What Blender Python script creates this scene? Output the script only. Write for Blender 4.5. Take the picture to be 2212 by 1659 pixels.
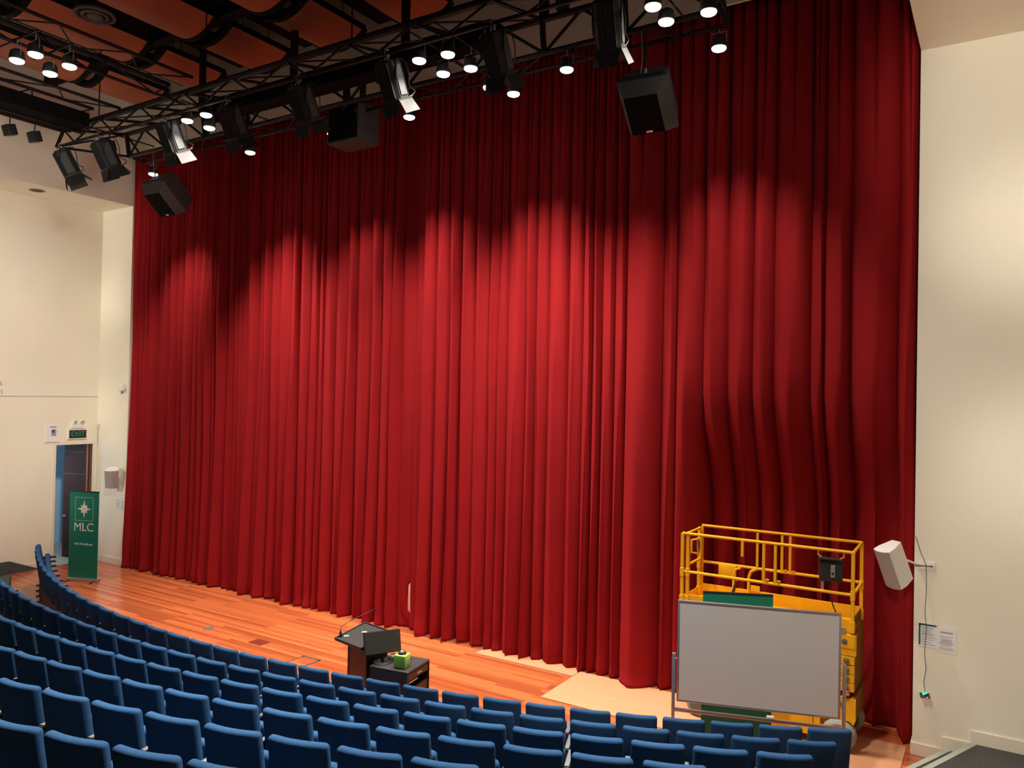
import bpy, bmesh, math, random
from mathutils import Vector, Matrix
PI = math.pi
for o in list(bpy.data.objects): bpy.data.objects.remove(o)
S = bpy.context.scene
C = S.collection

# ------------------------------------------------------------------ camera
FPX = 1682.8
cam_d = bpy.data.cameras.new('camera'); cam = bpy.data.objects.new('camera', cam_d); C.objects.link(cam)
cam_d.sensor_fit = 'HORIZONTAL'; cam_d.sensor_width = 36.0; cam_d.lens = 36.0*FPX/2212.0
cam_d.clip_start = .05; cam_d.clip_end = 200
YAW, PITCH, ROLL = .5614, .0134, .0200
fw = Vector((-math.sin(YAW)*math.cos(PITCH), math.cos(YAW)*math.cos(PITCH), math.sin(PITCH)))
r0 = Vector((math.cos(YAW), math.sin(YAW), 0)); u0 = r0.cross(fw)
rr = math.cos(ROLL)*r0 + math.sin(ROLL)*u0; uu = -math.sin(ROLL)*r0 + math.cos(ROLL)*u0
CAMPOS = Vector((9.5554, -11.2139, 4.4))
cam.matrix_world = Matrix(((rr.x, uu.x, -fw.x, CAMPOS.x), (rr.y, uu.y, -fw.y, CAMPOS.y), (rr.z, uu.z, -fw.z, CAMPOS.z), (0, 0, 0, 1)))
S.camera = cam
def project(p):                                   # used only to leave out seats outside the frame
    d = Vector(p)-CAMPOS; z = d.dot(fw)
    if z < .3: return None
    return 1106+FPX*d.dot(rr)/z, 829.5-FPX*d.dot(uu)/z

# ------------------------------------------------------------------ world, exposure
S.view_settings.view_transform = 'Standard'; S.view_settings.look = 'None'
S.view_settings.gamma = 1.0; S.view_settings.use_curve_mapping = False
S.view_settings.exposure = 0.0
W = bpy.data.worlds.new('world'); S.world = W; W.use_nodes = True
W.node_tree.nodes['Background'].inputs[0].default_value = (.9, .85, .8, 1)
W.node_tree.nodes['Background'].inputs[1].default_value = .02

# ------------------------------------------------------------------ lights outside the frame (house lamps over the seating, added fill spots)
WARM = (1.0, .90, .77)
def spot(name, loc, aim, watts, size=100, blend=.6, rad=.08, col=WARM, parent=None):
    d = bpy.data.lights.new(name, 'SPOT'); d.energy = watts; d.spot_size = math.radians(size); d.spot_blend = blend
    d.shadow_soft_size = rad; d.color = col
    o = bpy.data.objects.new(name, d); C.objects.link(o); o.location = loc
    o.rotation_euler = Vector(aim).to_track_quat('-Z', 'Y').to_euler()
    if parent: o.parent = parent
    return o
P_HOUSE, P_CURT, P_SEAT = 235, 1150, 5600
for x, y in ((2.3, -5.4), (6.4, -5.4), (-6.4, -5.6)):
    spot('unseen_overhead_light', (x, y, 9.0), (0, -.28, -1), P_SEAT, 66, 1.0, .2)
# unseen spots in the two side recesses, added to brighten the wall returns
for zt, p, ax in ((7.9, 3700, .8), (5.1, 2300, .9), (2.2, 2700, 1.05)):
    spot('wall_fill_light', (9.6, -13, 6.6), (ax, 12.8, zt-6.6), p, 26, .8, .4)
    spot('wall_fill_light', (-9.6, -13, 6.6), (-.25, 13, zt-6.6), p*.8, 22, .9, .4)
spot('wall_fill_light', (3.6, -7.5, 8.5), (-13.55, 4.2, -3.9), 7000, 38, 1.0, .3)  # added flood from across the hall to brighten the left wall
spot('wall_fill_light', (2.0, -9.0, 6.0), (-10.65, 6.6, 3.7), 2300, 32, 1.0, 1.6)  # added soft uplight to brighten the upper left wall
spot('unseen_overhead_light', (6.6, -5.4, 9.0), (.04, .30, -1), 2300, 50, .9, .2)  # spot added to brighten the front of the whiteboard

# ------------------------------------------------------------------ materials
def lin(r, g, b):
    f = lambda v: ((v/255+.055)/1.055)**2.4 if v > 10 else v/255/12.92
    return (f(r), f(g), f(b), 1)
def mat(name, col, rough=.5, metal=0, spec=.5, bump=0, bscale=60, var=0, vscale=4, emit=None, estr=0, sheen=0, coat=0):
    m = bpy.data.materials.new(name); m.use_nodes = True; nt = m.node_tree; b = nt.nodes['Principled BSDF']
    b.inputs['Base Color'].default_value = col; b.inputs['Roughness'].default_value = rough
    b.inputs['Metallic'].default_value = metal; b.inputs['Specular IOR Level'].default_value = spec
    if sheen: b.inputs['Sheen Weight'].default_value = sheen; b.inputs['Sheen Roughness'].default_value = .4; b.inputs['Sheen Tint'].default_value = col
    if coat: b.inputs['Coat Weight'].default_value = coat; b.inputs['Coat Roughness'].default_value = .12
    if emit: b.inputs['Emission Color'].default_value = emit; b.inputs['Emission Strength'].default_value = estr
    if bump or var:
        tc = nt.nodes.new('ShaderNodeTexCoord')
    if var:
        n = nt.nodes.new('ShaderNodeTexNoise'); n.inputs['Scale'].default_value = vscale; n.inputs['Detail'].default_value = 5
        nt.links.new(tc.outputs['Object'], n.inputs['Vector'])
        mr = nt.nodes.new('ShaderNodeMapRange'); mr.inputs['From Min'].default_value = .3; mr.inputs['From Max'].default_value = .7
        mr.inputs['To Min'].default_value = 1-var; mr.inputs['To Max'].default_value = 1+var
        nt.links.new(n.outputs['Fac'], mr.inputs['Value'])
        hv = nt.nodes.new('ShaderNodeHueSaturation'); hv.inputs['Color'].default_value = col
        nt.links.new(mr.outputs[0], hv.inputs['Value']); nt.links.new(hv.outputs[0], b.inputs['Base Color'])
    if bump:
        n2 = nt.nodes.new('ShaderNodeTexNoise'); n2.inputs['Scale'].default_value = bscale; n2.inputs['Detail'].default_value = 3
        nt.links.new(tc.outputs['Object'], n2.inputs['Vector'])
        bp = nt.nodes.new('ShaderNodeBump'); bp.inputs['Strength'].default_value = bump; bp.inputs['Distance'].default_value = .01
        nt.links.new(n2.outputs['Fac'], bp.inputs['Height']); nt.links.new(bp.outputs[0], b.inputs['Normal'])
    return m
def wood(name, c1, c2, width, length, rough, axis='X', streak=.35, coat=0, gap=.002):
    """planks along one axis: brick texture for the boards, stretched noise for the grain"""
    m = bpy.data.materials.new(name); m.use_nodes = True; nt = m.node_tree; b = nt.nodes['Principled BSDF']; L = nt.links.new
    tc = nt.nodes.new('ShaderNodeTexCoord'); mp = nt.nodes.new('ShaderNodeMapping')
    if axis == 'Y': mp.inputs['Rotation'].default_value = (0, 0, PI/2)
    L(tc.outputs['Object'], mp.inputs['Vector'])
    br = nt.nodes.new('ShaderNodeTexBrick'); br.offset = .37; br.offset_frequency = 3; br.squash = 1
    br.inputs['Scale'].default_value = 1; br.inputs['Brick Width'].default_value = length; br.inputs['Row Height'].default_value = width
    br.inputs['Mortar Size'].default_value = gap; br.inputs['Mortar Smooth'].default_value = .3; br.inputs['Bias'].default_value = 0
    br.inputs['Color1'].default_value = (0, 0, 0, 1); br.inputs['Color2'].default_value = (1, 1, 1, 1); br.inputs['Mortar'].default_value = (.1, .1, .1, 1)
    L(mp.outputs[0], br.inputs['Vector'])
    st = nt.nodes.new('ShaderNodeMapping'); st.inputs['Scale'].default_value = (.6, 14, 1); L(mp.outputs[0], st.inputs['Vector'])
    no = nt.nodes.new('ShaderNodeTexNoise'); no.inputs['Scale'].default_value = 1.6; no.inputs['Detail'].default_value = 6; L(st.outputs[0], no.inputs['Vector'])
    mx = nt.nodes.new('ShaderNodeMix'); mx.inputs[0].default_value = streak
    L(br.outputs['Color'], mx.inputs[2]) if False else None
    ma = nt.nodes.new('ShaderNodeMath'); ma.operation = 'MULTIPLY_ADD'
    sep = nt.nodes.new('ShaderNodeSeparateColor'); L(br.outputs['Color'], sep.inputs[0])
    L(sep.outputs[0], ma.inputs[0]); ma.inputs[1].default_value = 1-streak
    m2 = nt.nodes.new('ShaderNodeMath'); m2.operation = 'MULTIPLY'; L(no.outputs['Fac'], m2.inputs[0]); m2.inputs[1].default_value = streak
    L(m2.outputs[0], ma.inputs[2])
    cr = nt.nodes.new('ShaderNodeValToRGB'); cr.color_ramp.elements[0].color = c1; cr.color_ramp.elements[1].color = c2
    cr.color_ramp.elements[0].position = .1; cr.color_ramp.elements[1].position = .9
    L(ma.outputs[0], cr.inputs[0]); L(cr.outputs[0], b.inputs['Base Color'])
    b.inputs['Roughness'].default_value = rough
    if coat: b.inputs['Coat Weight'].default_value = coat; b.inputs['Coat Roughness'].default_value = .18
    nt.nodes.remove(mx)
    return m
M = {}
M['wall'] = mat('painted_plaster', (.78, .745, .62, 1), .75, var=.03, vscale=.8, bump=.03, bscale=120)
M['skirting'] = mat('skirting_paint', (.75, .68, .56, 1), .45)
M['floor'] = wood('orange_timber_floor', (.27, .055, .016, 1), (.68, .18, .06, 1), .085, 1.9, .32, streak=.4, coat=.35)
M['ply'] = wood('pale_plywood', (.50, .225, .115, 1), (.64, .32, .175, 1), .6, 4, .55, streak=.85, gap=.0)
M['carpet'] = mat('charcoal_carpet', (.055, .055, .052, 1), .95, bump=.6, bscale=250, var=.25, vscale=40)
M['nosing'] = mat('grey_step_nosing', (.36, .38, .33, 1), .6)
M['black_ceiling'] = mat('black_painted_ceiling', (.012, .011, .011, 1), .9)
M['backstage'] = mat('backstage_paint', (.8, .7, .58, 1), .8)
M['curtain'] = mat('red_velvet', (.27, .0085, .0115, 1), .85, spec=.12, bump=.12, bscale=30, var=.06, vscale=2, sheen=.25)
M['seat'] = mat('navy_wool_upholstery', (.025, .078, .185, 1), .95, spec=.1, bump=.35, bscale=220, var=.08, vscale=30)
M['seat_back'] = mat('black_seat_shell', (.012, .014, .02, 1), .8)
M['black'] = mat('black_powder_coat', (.012, .012, .012, 1), .55)
M['black_soft'] = mat('black_plastic', (.02, .02, .021, 1), .5)
M['truss'] = mat('black_painted_steel', (.008, .007, .007, 1), .5, spec=.3)
M['housing'] = mat('dark_grey_lamp_housing', (.022, .022, .023, 1), .6, spec=.3)
M['alu'] = mat('brushed_aluminium', (.55, .54, .52, 1), .38, metal=.85)
M['steel'] = mat('galvanised_steel', (.42, .42, .41, 1), .42, metal=.7)
M['grey_metal'] = mat('pale_grey_metal', (.13, .145, .16, 1), .5)
M['lens'] = mat('lit_lamp_lens', (1, 1, 1, 1), .3, emit=(1, .95, .88, 1), estr=14)
M['panelwood'] = wood('ceiling_plywood', (.36, .105, .05, 1), (.52, .165, .08, 1), .7, 3, .5, axis='Y', streak=.8, gap=0)
M['rib'] = mat('black_rib', (.006, .006, .006, 1), .8, spec=.2)
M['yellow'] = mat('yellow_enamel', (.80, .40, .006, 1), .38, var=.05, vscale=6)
M['yellow_dark'] = mat('dark_ochre_enamel', (.24, .115, .008, 1), .6, var=.4, vscale=14)  # darker mottled ochre for the end faces and far scissor arms
M['tyre'] = mat('grey_rubber_tyre', (.30, .29, .26, 1), .8)
M['hub'] = mat('wheel_hub_grey', (.11, .105, .095, 1), .6)
M['white_board'] = mat('whiteboard_enamel', (.62, .61, .59, 1), .5)
M['green'] = mat('green_banner_print', (.002, .20, .135, 1), .5)
M['banner_white'] = mat('white_print', (.75, .80, .74, 1), .6)
M['banner_pale'] = mat('pale_green_print', (.30, .50, .42, 1), .6)
M['white'] = mat('white_plastic', (.74, .72, .68, 1), .45)
M['grille'] = mat('grey_speaker_grille', (.40, .38, .38, 1), .7, bump=.5, bscale=400)
M['spk_black'] = mat('speaker_paint_black', (.06, .064, .066, 1), .6, bump=.2, bscale=200)
M['spk_grille'] = mat('black_speaker_grille', (.006, .006, .006, 1), .9, spec=.1, bump=.5, bscale=300)
M['paper'] = mat('white_paper', (.72, .72, .74, 1), .8)
M['ink'] = mat('grey_ink', (.30, .30, .33, 1), .8)
M['ink_dark'] = mat('dark_ink', (.05, .05, .06, 1), .8)
M['ink_green'] = mat('dark_green_ink', (.03, .10, .08, 1), .8)
M['letter'] = mat('grey_wall_lettering', (.33, .31, .29, 1), .6)
M['door'] = mat('dark_brown_door', (.05, .013, .008, 1), .75, var=.2, vscale=5)
M['door_edge'] = mat('orange_door_edge', (.42, .13, .045, 1), .5)
M['corridor'] = mat('blue_corridor_paint', (.30, .46, .60, 1), .7)
M['lectern_wood'] = wood('brown_lectern_veneer', (.09, .028, .010, 1), (.17, .055, .02, 1), .5, 3, .4, axis='Y', streak=.8, gap=0)
M['rack_black'] = mat('charcoal_rack_laminate', (.035, .036, .042, 1), .45)
M['rack_trim'] = mat('brown_drawer_front', (.04, .022, .014, 1), .45)
M['screen'] = mat('unlit_screen', (.045, .044, .036, 1), .42)
M['lime'] = mat('lime_green_foam', (.36, .70, .10, 1), .7)
M['led_green'] = mat('green_led', (.0, .3, .2, 1), .4, emit=(.02, 1, .55, 1), estr=3)
M['led_red'] = mat('red_led', (.3, .01, .02, 1), .4, emit=(1, .05, .08, 1), estr=3)
M['exit_green'] = mat('exit_sign_green', (.01, .2, .08, 1), .5, emit=(.02, .35, .14, 1), estr=.12)
M['sky_blue'] = mat('blue_plug', (.05, .12, .6, 1), .4)
M['orange'] = mat('orange_plastic', (.75, .16, .02, 1), .45)
M['redtool'] = mat('red_plastic', (.6, .06, .05, 1), .45)
M['floor_frame'] = mat('dark_floor_box_frame', (.06, .06, .055, 1), .5)
M['trough'] = mat('matt_black_trunking', (.004, .004, .004, 1), .95, spec=.1)
M['cord'] = mat('dark_grey_cord', (.05, .05, .05, 1), .6)
M['floor_red'] = mat('dark_red_floor_patch', (.17, .022, .014, 1), .4)

# ------------------------------------------------------------------ mesh building helpers
class MB:
    def __init__(s): s.v = []; s.f = []; s.M = Matrix()
    def _add(s, vs, fs):
        n = len(s.v); s.v += [s.M @ Vector(p) for p in vs]; s.f += [tuple(i+n for i in f) for f in fs]; return s
    def box(s, c, d, rz=0, rx=0, ry=0, bev=0):
        R = Matrix.Translation(c) @ Matrix.Rotation(rz, 4, 'Z') @ Matrix.Rotation(rx, 4, 'X') @ Matrix.Rotation(ry, 4, 'Y')
        bm = bmesh.new(); bmesh.ops.create_cube(bm, size=1)
        bmesh.ops.scale(bm, vec=d, verts=bm.verts)
        if bev: bmesh.ops.bevel(bm, geom=bm.edges[:], offset=min(bev, min(d)*.49), segments=2, affect='EDGES', profile=.5)
        bm.verts.index_update()
        s._add([R @ v.co for v in bm.verts], [[v.index for v in f.verts] for f in bm.faces]); bm.free(); return s
    def b2(s, lo, hi, bev=0):
        return s.box([(a+b)/2 for a, b in zip(lo, hi)], [abs(b-a) for a, b in zip(lo, hi)], bev=bev)
    def tube(s, pts, r, n=8, closed=False, cap=True, square=False):
        pts = [Vector(p) for p in pts]; k = len(pts); rings = []; prev = None
        if square: n = 4
        for i, p in enumerate(pts):
            if closed: t = (pts[(i+1) % k]-pts[i-1])
            elif i == 0: t = pts[1]-p
            elif i == k-1: t = p-pts[i-1]
            else: t = (pts[i+1]-p).normalized()+(p-pts[i-1]).normalized()
            t.normalize()
            if prev is None:
                a = Vector((0, 0, 1)) if abs(t.z) < .95 else Vector((0, 1, 0)); u = t.cross(a).normalized()
            else:
                u = (prev-t*prev.dot(t)).normalized()
            prev = u; w = t.cross(u)
            rad = r[i] if isinstance(r, (list, tuple)) else r
            off = PI/4 if square else 0; rad2 = rad*1.414 if square else rad
            rings.append([p+(u*math.cos(off+2*PI*j/n)+w*math.sin(off+2*PI*j/n))*rad2 for j in range(n)])
        vs = [q for R in rings for q in R]; fs = []
        for i in range(k if closed else k-1):
            a, b = i*n, ((i+1) % k)*n
            for j in range(n): fs.append((a+j, a+(j+1) % n, b+(j+1) % n, b+j))
        if cap and not closed: fs.append(tuple(range(n))[::-1]); fs.append(tuple((k-1)*n+j for j in range(n)))
        return s._add(vs, fs)
    def lathe(s, prof, o=(0, 0, 0), axis=(0, 0, 1), n=20):
        ax = Vector(axis).normalized(); a = Vector((1, 0, 0)) if abs(ax.x) < .9 else Vector((0, 1, 0)); u = ax.cross(a).normalized(); w = ax.cross(u); o = Vector(o)
        vs = []; fs = []
        for r, h in prof:
            for j in range(n): vs.append(o+ax*h+(u*math.cos(2*PI*j/n)+w*math.sin(2*PI*j/n))*max(r, 1e-4))
        for i in range(len(prof)-1):
            for j in range(n): fs.append((i*n+j, i*n+(j+1) % n, (i+1)*n+(j+1) % n, (i+1)*n+j))
        fs.append(tuple(range(n))[::-1]); fs.append(tuple((len(prof)-1)*n+j for j in range(n)))
        return s._add(vs, fs)
    def prism(s, poly, ext):
        e = Vector(ext); n = len(poly); vs = [Vector(p) for p in poly]; vs += [p+e for p in vs]
        fs = [tuple(range(n))[::-1], tuple(range(n, 2*n))]+[(i, (i+1) % n, n+(i+1) % n, n+i) for i in range(n)]
        return s._add(vs, fs)
    def quad(s, *p): return s._add(p, [tuple(range(len(p)))])
    def pillow(s, w, t, h, r, bend=0, n=10, c=(0, 0, 0), lean=0):
        """rounded slab, w along x, t along y, h along z; ends bend towards +y"""
        xs = [-w/2, -w/2+r*.15, -w/2+r*.5, -w/2+r]; xs = xs+[-w/2+r+(w-2*r)*i/n for i in range(1, n)]+[-q for q in reversed(xs)]
        K = 4; loops = []
        for x in xs:
            d = w/2-abs(x); ins = 0 if d >= r else r-math.sqrt(max(0, r*r-(r-d)**2)); ins = min(ins, r*.92)
            hy, hz = t/2-ins, h/2-ins; rr_ = max(r-ins, .003); rr_ = min(rr_, hy)
            L = []
            for q in range(4):
                cy, cz = ((1, 1), (-1, 1), (-1, -1), (1, -1))[q]
                for k in range(K+1):
                    a = q*PI/2+k*PI/2/K
                    z = cz*(hz-rr_)+rr_*math.sin(a); y = cy*(hy-rr_)+rr_*math.cos(a)
                    L.append(Vector((c[0]+x, c[1]+y+bend*(2*x/w)**2-lean*z, c[2]+z)))
            loops.append(L)
        m = len(loops[0]); vs = [p for L in loops for p in L]
        fs = [(i*m+j, i*m+(j+1) % m, (i+1)*m+(j+1) % m, (i+1)*m+j) for i in range(len(loops)-1) for j in range(m)]
        fs.append(tuple(range(m))[::-1]); fs.append(tuple((len(loops)-1)*m+j for j in range(m)))
        return s._add(vs, fs)
    def build(s, name, m, parent=None, smooth=True, ang=35):
        me = bpy.data.meshes.new(name); me.from_pydata([tuple(p) for p in s.v], [], s.f)
        bm = bmesh.new(); bm.from_mesh(me); bmesh.ops.recalc_face_normals(bm, faces=bm.faces); bm.to_mesh(me); bm.free()
        if smooth:
            me.shade_smooth(); me.set_sharp_from_angle(angle=math.radians(ang))
        me.materials.append(M[m] if isinstance(m, str) else m)
        o = bpy.data.objects.new(name, me); C.objects.link(o)
        if parent: o.parent = parent
        return o
def smooth(pts, n=6):
    P = [Vector(p) for p in pts]; P = [2*P[0]-P[1]]+P+[2*P[-1]-P[-2]]; out = []
    for i in range(1, len(P)-2):
        a, b, c, d = P[i-1:i+3]
        for k in range(n):
            t = k/n; out.append(.5*((2*b)+(c-a)*t+(2*a-5*b+4*c-d)*t*t+(3*b-a-3*c+d)*t**3))
    return out+[P[-2]]
def tag(o, label, cat, group=None, kind=None):
    o['label'] = label; o['category'] = cat
    if group: o['group'] = group
    if kind: o['kind'] = kind
    return o
def thing(name, label, cat, loc=(0, 0, 0), rz=0, group=None):
    o = bpy.data.objects.new(name, None); C.objects.link(o); o.location = loc; o.rotation_euler = (0, 0, rz); o.empty_display_size = .1
    return tag(o, label, cat, group)
def struct(o, label=None):
    o['kind'] = 'structure'
    if label: o['label'] = label; o['category'] = 'setting'
    return o
def copy_tree(o, parent=None):
    c = o.copy(); C.objects.link(c)
    if parent: c.parent = parent
    for ch in list(o.children): copy_tree(ch, c)
    return c
def text_mb(txt, size, mtx, name, m, parent=None, depth=.002):
    cu = bpy.data.curves.new('txt', 'FONT'); cu.body = txt; cu.size = size; cu.extrude = depth; cu.align_x = 'CENTER'; cu.align_y = 'CENTER'
    t = bpy.data.objects.new('txt', cu); C.objects.link(t)
    bpy.context.view_layer.update()
    me = bpy.data.meshes.new_from_object(t.evaluated_get(bpy.context.evaluated_depsgraph_get()))
    bpy.data.objects.remove(t); bpy.data.curves.remove(cu)
    me.transform(mtx); me.name = name; me.materials.clear(); me.materials.append(M[m])
    o = bpy.data.objects.new(name, me); C.objects.link(o)
    if parent: o.parent = parent
    return o
ORD = ['', 'first', 'second', 'third', 'fourth', 'fifth', 'sixth', 'seventh', 'eighth', 'ninth', 'tenth', 'eleventh', 'twelfth', 'thirteenth', 'fourteenth', 'fifteenth', 'sixteenth', 'seventeenth', 'eighteenth', 'nineteenth', 'twentieth']
TENS = {20: 'twenty', 30: 'thirty'}
def ordw(n):
    if n <= 20: return ORD[n]
    if n == 30: return 'thirtieth'
    return TENS[n//10*10]+'-'+ORD[n % 10]

# ------------------------------------------------------------------ the room
WX = 8.647; RX = 9.95; RR = 10.8; SZ = 8.86; CZ = 12.6; YB = -20.0; T = .15
# floor
struct(MB().b2((-12, -20, -.2), (12, 2.4, 0)).build('floor', 'floor', smooth=False), 'glossy orange timber boards in front of the red curtain')
# left side wall with the door opening
DY0, DY1, DZ = -1.02, -.12, 2.94
m = MB(); m.b2((-RX-T, YB, 0), (-RX, DY0, SZ+.3)); m.b2((-RX-T, DY1, 0), (-RX, .0, SZ+.3)); m.b2((-RX-T, DY0, DZ), (-RX, DY1, SZ+.3))
struct(m.build('wall_left', 'wall', smooth=False), 'cream side wall with the doorway, left of the curtain')
struct(MB().b2((-RX, 0, 0), (-WX-.001, T, SZ)).build('wall_left_return', 'wall', smooth=False), 'cream wall return between doorway and red curtain')
struct(MB().b2((-WX-T, T, 0), (-WX, 2.3, SZ)).build('wall_left_stage', 'wall', smooth=False), 'narrow cream wall edge beside the left end of the curtain')
struct(MB().b2((-WX-T, YB, SZ), (-WX, 2.3, CZ)).build('wall_left_upper', 'wall', smooth=False), 'upper cream wall above the left soffit')
struct(MB().b2((-RX, YB, SZ), (-WX-T, 0, SZ+.12)).build('ceiling_left_soffit', 'wall', smooth=False), 'cream soffit over the left recess')
# right side
struct(MB().b2((WX, -.19, 0), (RR+T, -.19+T, SZ)).build('wall_right_return', 'wall', smooth=False), 'cream wall right of the curtain with the notices')
struct(MB().b2((WX, -.19+T, 0), (WX+T, 2.3, SZ)).build('wall_right_stage', 'wall', smooth=False), 'narrow wall edge at the right end of the curtain')
struct(MB().b2((RR, YB, 0), (RR+T, -.19, SZ+.3)).build('wall_right', 'wall', smooth=False), 'cream side wall on the right')
struct(MB().b2((WX, YB, SZ), (WX+T, 2.3, CZ)).build('wall_right_upper', 'wall', smooth=False), 'upper wall above the right soffit')
struct(MB().b2((WX+T, YB, SZ), (RR, -.19, SZ+.12)).build('ceiling_right_soffit', 'wall', smooth=False), 'cream soffit over the right recess')
# header, ceiling, back walls
struct(MB().b2((-WX, -.22, 10.06), (WX, -.17, CZ)).build('wall_header', 'wall', smooth=False), 'cream wall band above the curtain')
struct(MB().b2((-12, YB, CZ), (12, 2.6, CZ+.15)).build('ceiling', 'black_ceiling', smooth=False), 'black ceiling void above the wooden panels')
struct(MB().b2((-12, YB-.15, 0), (12, YB, CZ)).build('wall_back', 'black_ceiling', smooth=False), 'rear wall of the hall')
struct(MB().b2((-12, 1.05, 0), (12, 1.2, CZ)).build('wall_backstage', 'backstage', smooth=False), 'pale wall behind the curtain')
# joint line across the left wall, skirtings
struct(MB().b2((-RX, YB, 4.12), (-RX+.006, -.02, 4.135)).build('trim_1', 'letter', smooth=False), 'thin horizontal joint line across the left wall')
BH = .155
m = MB().b2((-RX, YB, 0), (-RX+.02, DY0-.06, BH), .004).b2((-RX, -.08, 0), (-RX+.02, 0, BH)); struct(m.build('baseboard_left', 'skirting', smooth=False), 'cream skirting board under the left wall')
m = MB().b2((-RX, -.02, 0), (-WX+.02, 0, BH), .004).b2((-WX, 0, 0), (-WX+.02, .3, BH), .004); struct(m.build('baseboard_left_return', 'skirting', smooth=False), 'cream skirting board between doorway and curtain')
m = MB().b2((WX-.02, -.21, 0), (8.975, -.19, BH), .004).b2((8.975, -.21, .0), (9.275, -.19, .15+BH), .004).b2((9.275, -.21, 0), (RR, -.19, .30+BH), .004).b2((WX-.02, -.19, 0), (WX, .1, BH), .004)
struct(m.build('baseboard_right', 'skirting', smooth=False), 'cream skirting stepping up beside the carpeted steps')
# doorway: frame, corridor, leaf
m = MB(); fr = .07
m.b2((-RX-T, DY0-fr, 0), (-RX+.02, DY0, DZ+fr)); m.b2((-RX-T, DY1, 0), (-RX+.02, DY1+fr, DZ+fr)); m.b2((-RX-T, DY0, DZ), (-RX+.02, DY1, DZ+fr))
struct(m.build('trim_2', 'skirting', smooth=False), 'cream door frame')
m = MB(); m.b2((-12.9, -2.2, 0), (-12.75, 1.2, 3.4)); m.b2((-12.9, 1.05, 0), (-RX-T, 1.2, 3.4)); m.b2((-12.9, -2.35, 0), (-RX-T, -2.2, 3.4)); m.b2((-12.9, -2.2, 3.4), (-RX-T, 1.2, 3.5))
struct(m.build('wall_corridor', 'corridor', smooth=False), 'blue corridor walls seen through the doorway')
struct(MB().b2((-12.9, -2.2, -.05), (-RX-.0, 1.2, .004)).build('floor_corridor', 'nosing', smooth=False), 'grey corridor floor beyond the doorway')
l = bpy.data.lights.new('corridor_lamp_light', 'POINT'); l.energy = 42; l.color = (.75, .88, 1); l.shadow_soft_size = .2
lo = bpy.data.objects.new('corridor_lamp_light', l); C.objects.link(lo); lo.location = (-11.7, -1.5, 2.2)
l = bpy.data.lights.new('backstage_lamp_light', 'POINT'); l.energy = 260; l.color = WARM; l.shadow_soft_size = .3
lo = bpy.data.objects.new('backstage_lamp_light', l); C.objects.link(lo); lo.location = (-1.2, .65, 2.2)
d = struct(MB().b2((0, -.03, .01), (-.86, .03, DZ-.02), .004).build('door_1', 'door', smooth=False), 'dark brown panelled door standing ajar')
d.location = (-RX-.06, DY1-.045, 0); d.rotation_euler = (0, 0, math.radians(9))
for z in (.35, .95, 1.55, 2.15, 2.72): MB().b2((-.03, -.036, z-.012), (-.83, -.03, z+.012)).build('panel_groove', 'black', d, smooth=False)
MB().b2((-.0, -.036, .01), (-.045, .036, DZ-.02)).build('door_edge_strip', 'door_edge', d, smooth=False)
h = MB().tube([(-.80, -.03, 1.06), (-.80, -.08, 1.06), (-.69, -.085, 1.06)], .012).lathe([(.03, 0), (.03, .012)], (-.80, -.03, 1.06), (0, -1, 0)).build('door_handle', 'alu', d)

# seating terraces (curved steps under the rows) and the side steps
ROWR = [17.155, 18.135, 19.135, 20.13, 21.115, 22.08, 23.07]; ROWZ = [.92, 1.192, 1.492, 1.785, 2.08, 2.36, 2.65]; CYR = 12.8
def arc_slab(R0, R1, z, xmax):
    mb = MB(); n = 48; vs = []; fs = []
    for i in range(n+1):
        for R in (R0, R1):
            a = math.asin(min(.99, xmax/R))*(2*i/n-1)
            for zz in (z, -.05): vs.append((R*math.sin(a), CYR-R*math.cos(a), zz))
    for i in range(n):
        a = i*4; b = a+4
        fs += [(a, b, b+2, a+2), (a, a+1, b+1, b), (a+2, b+2, b+3, a+3), (a+1, a+3, b+3, b+1)]
    fs += [(0, 2, 3, 1), (4*n, 4*n+1, 4*n+3, 4*n+2)]
    return mb._add(vs, fs)
for k in range(1, 7):
    R0 = ROWR[k]-.50; R1 = ROWR[k]+.50 if k < 6 else 29.5
    o = arc_slab(R0, R1, ROWZ[k]-.92, 8.62 if k < 4 else 9.93).build('floor_terrace', 'carpet', smooth=False)
    struct(o, 'dark carpeted terrace under the '+ordw(k+1)+' seat row from the stage')
st = thing('carpeted_steps', 'charcoal carpeted side steps with pale grey nosings at the right wall', 'steps')
A = [(9.01, -.205), (8.345, -1.75)]; B = [(9.285, -.215), (8.655, -1.75)]
MB().prism([(A[0][0], A[0][1], .001), (A[1][0], A[1][1], .001), (B[1][0], B[1][1], .001), (B[0][0], B[0][1], .001)], (0, 0, .15)).build('step', 'carpet', st, smooth=False)
MB().prism([(B[0][0], B[0][1], .001), (B[1][0], B[1][1], .001), (8.60, -2.0, .001), (RR-.01, -2.0, .001), (RR-.01, -.212, .001)], (0, 0, .30)).build('landing', 'carpet', st, smooth=False)
for (P, z) in ((A, .15), (B, .30)):
    u = (Vector((*P[1], 0))-Vector((*P[0], 0))).normalized(); nrm = Vector((-u.y, u.x, 0))
    if nrm.x < 0: nrm = -nrm
    p0 = Vector((*P[0], 0)); p1 = Vector((*P[1], 0))
    q = [p0-nrm*.008, p1-nrm*.008, p1+nrm*.062, p0+nrm*.060]
    MB().prism([(p.x, p.y, z) for p in q], (0, 0, .008)).prism([(p.x, p.y, z-.06) for p in (q[0], q[1], p1+nrm*.004, p0+nrm*.004)], (0, 0, .062)).build('nosing_strip', 'nosing', st, smooth=False)
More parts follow.
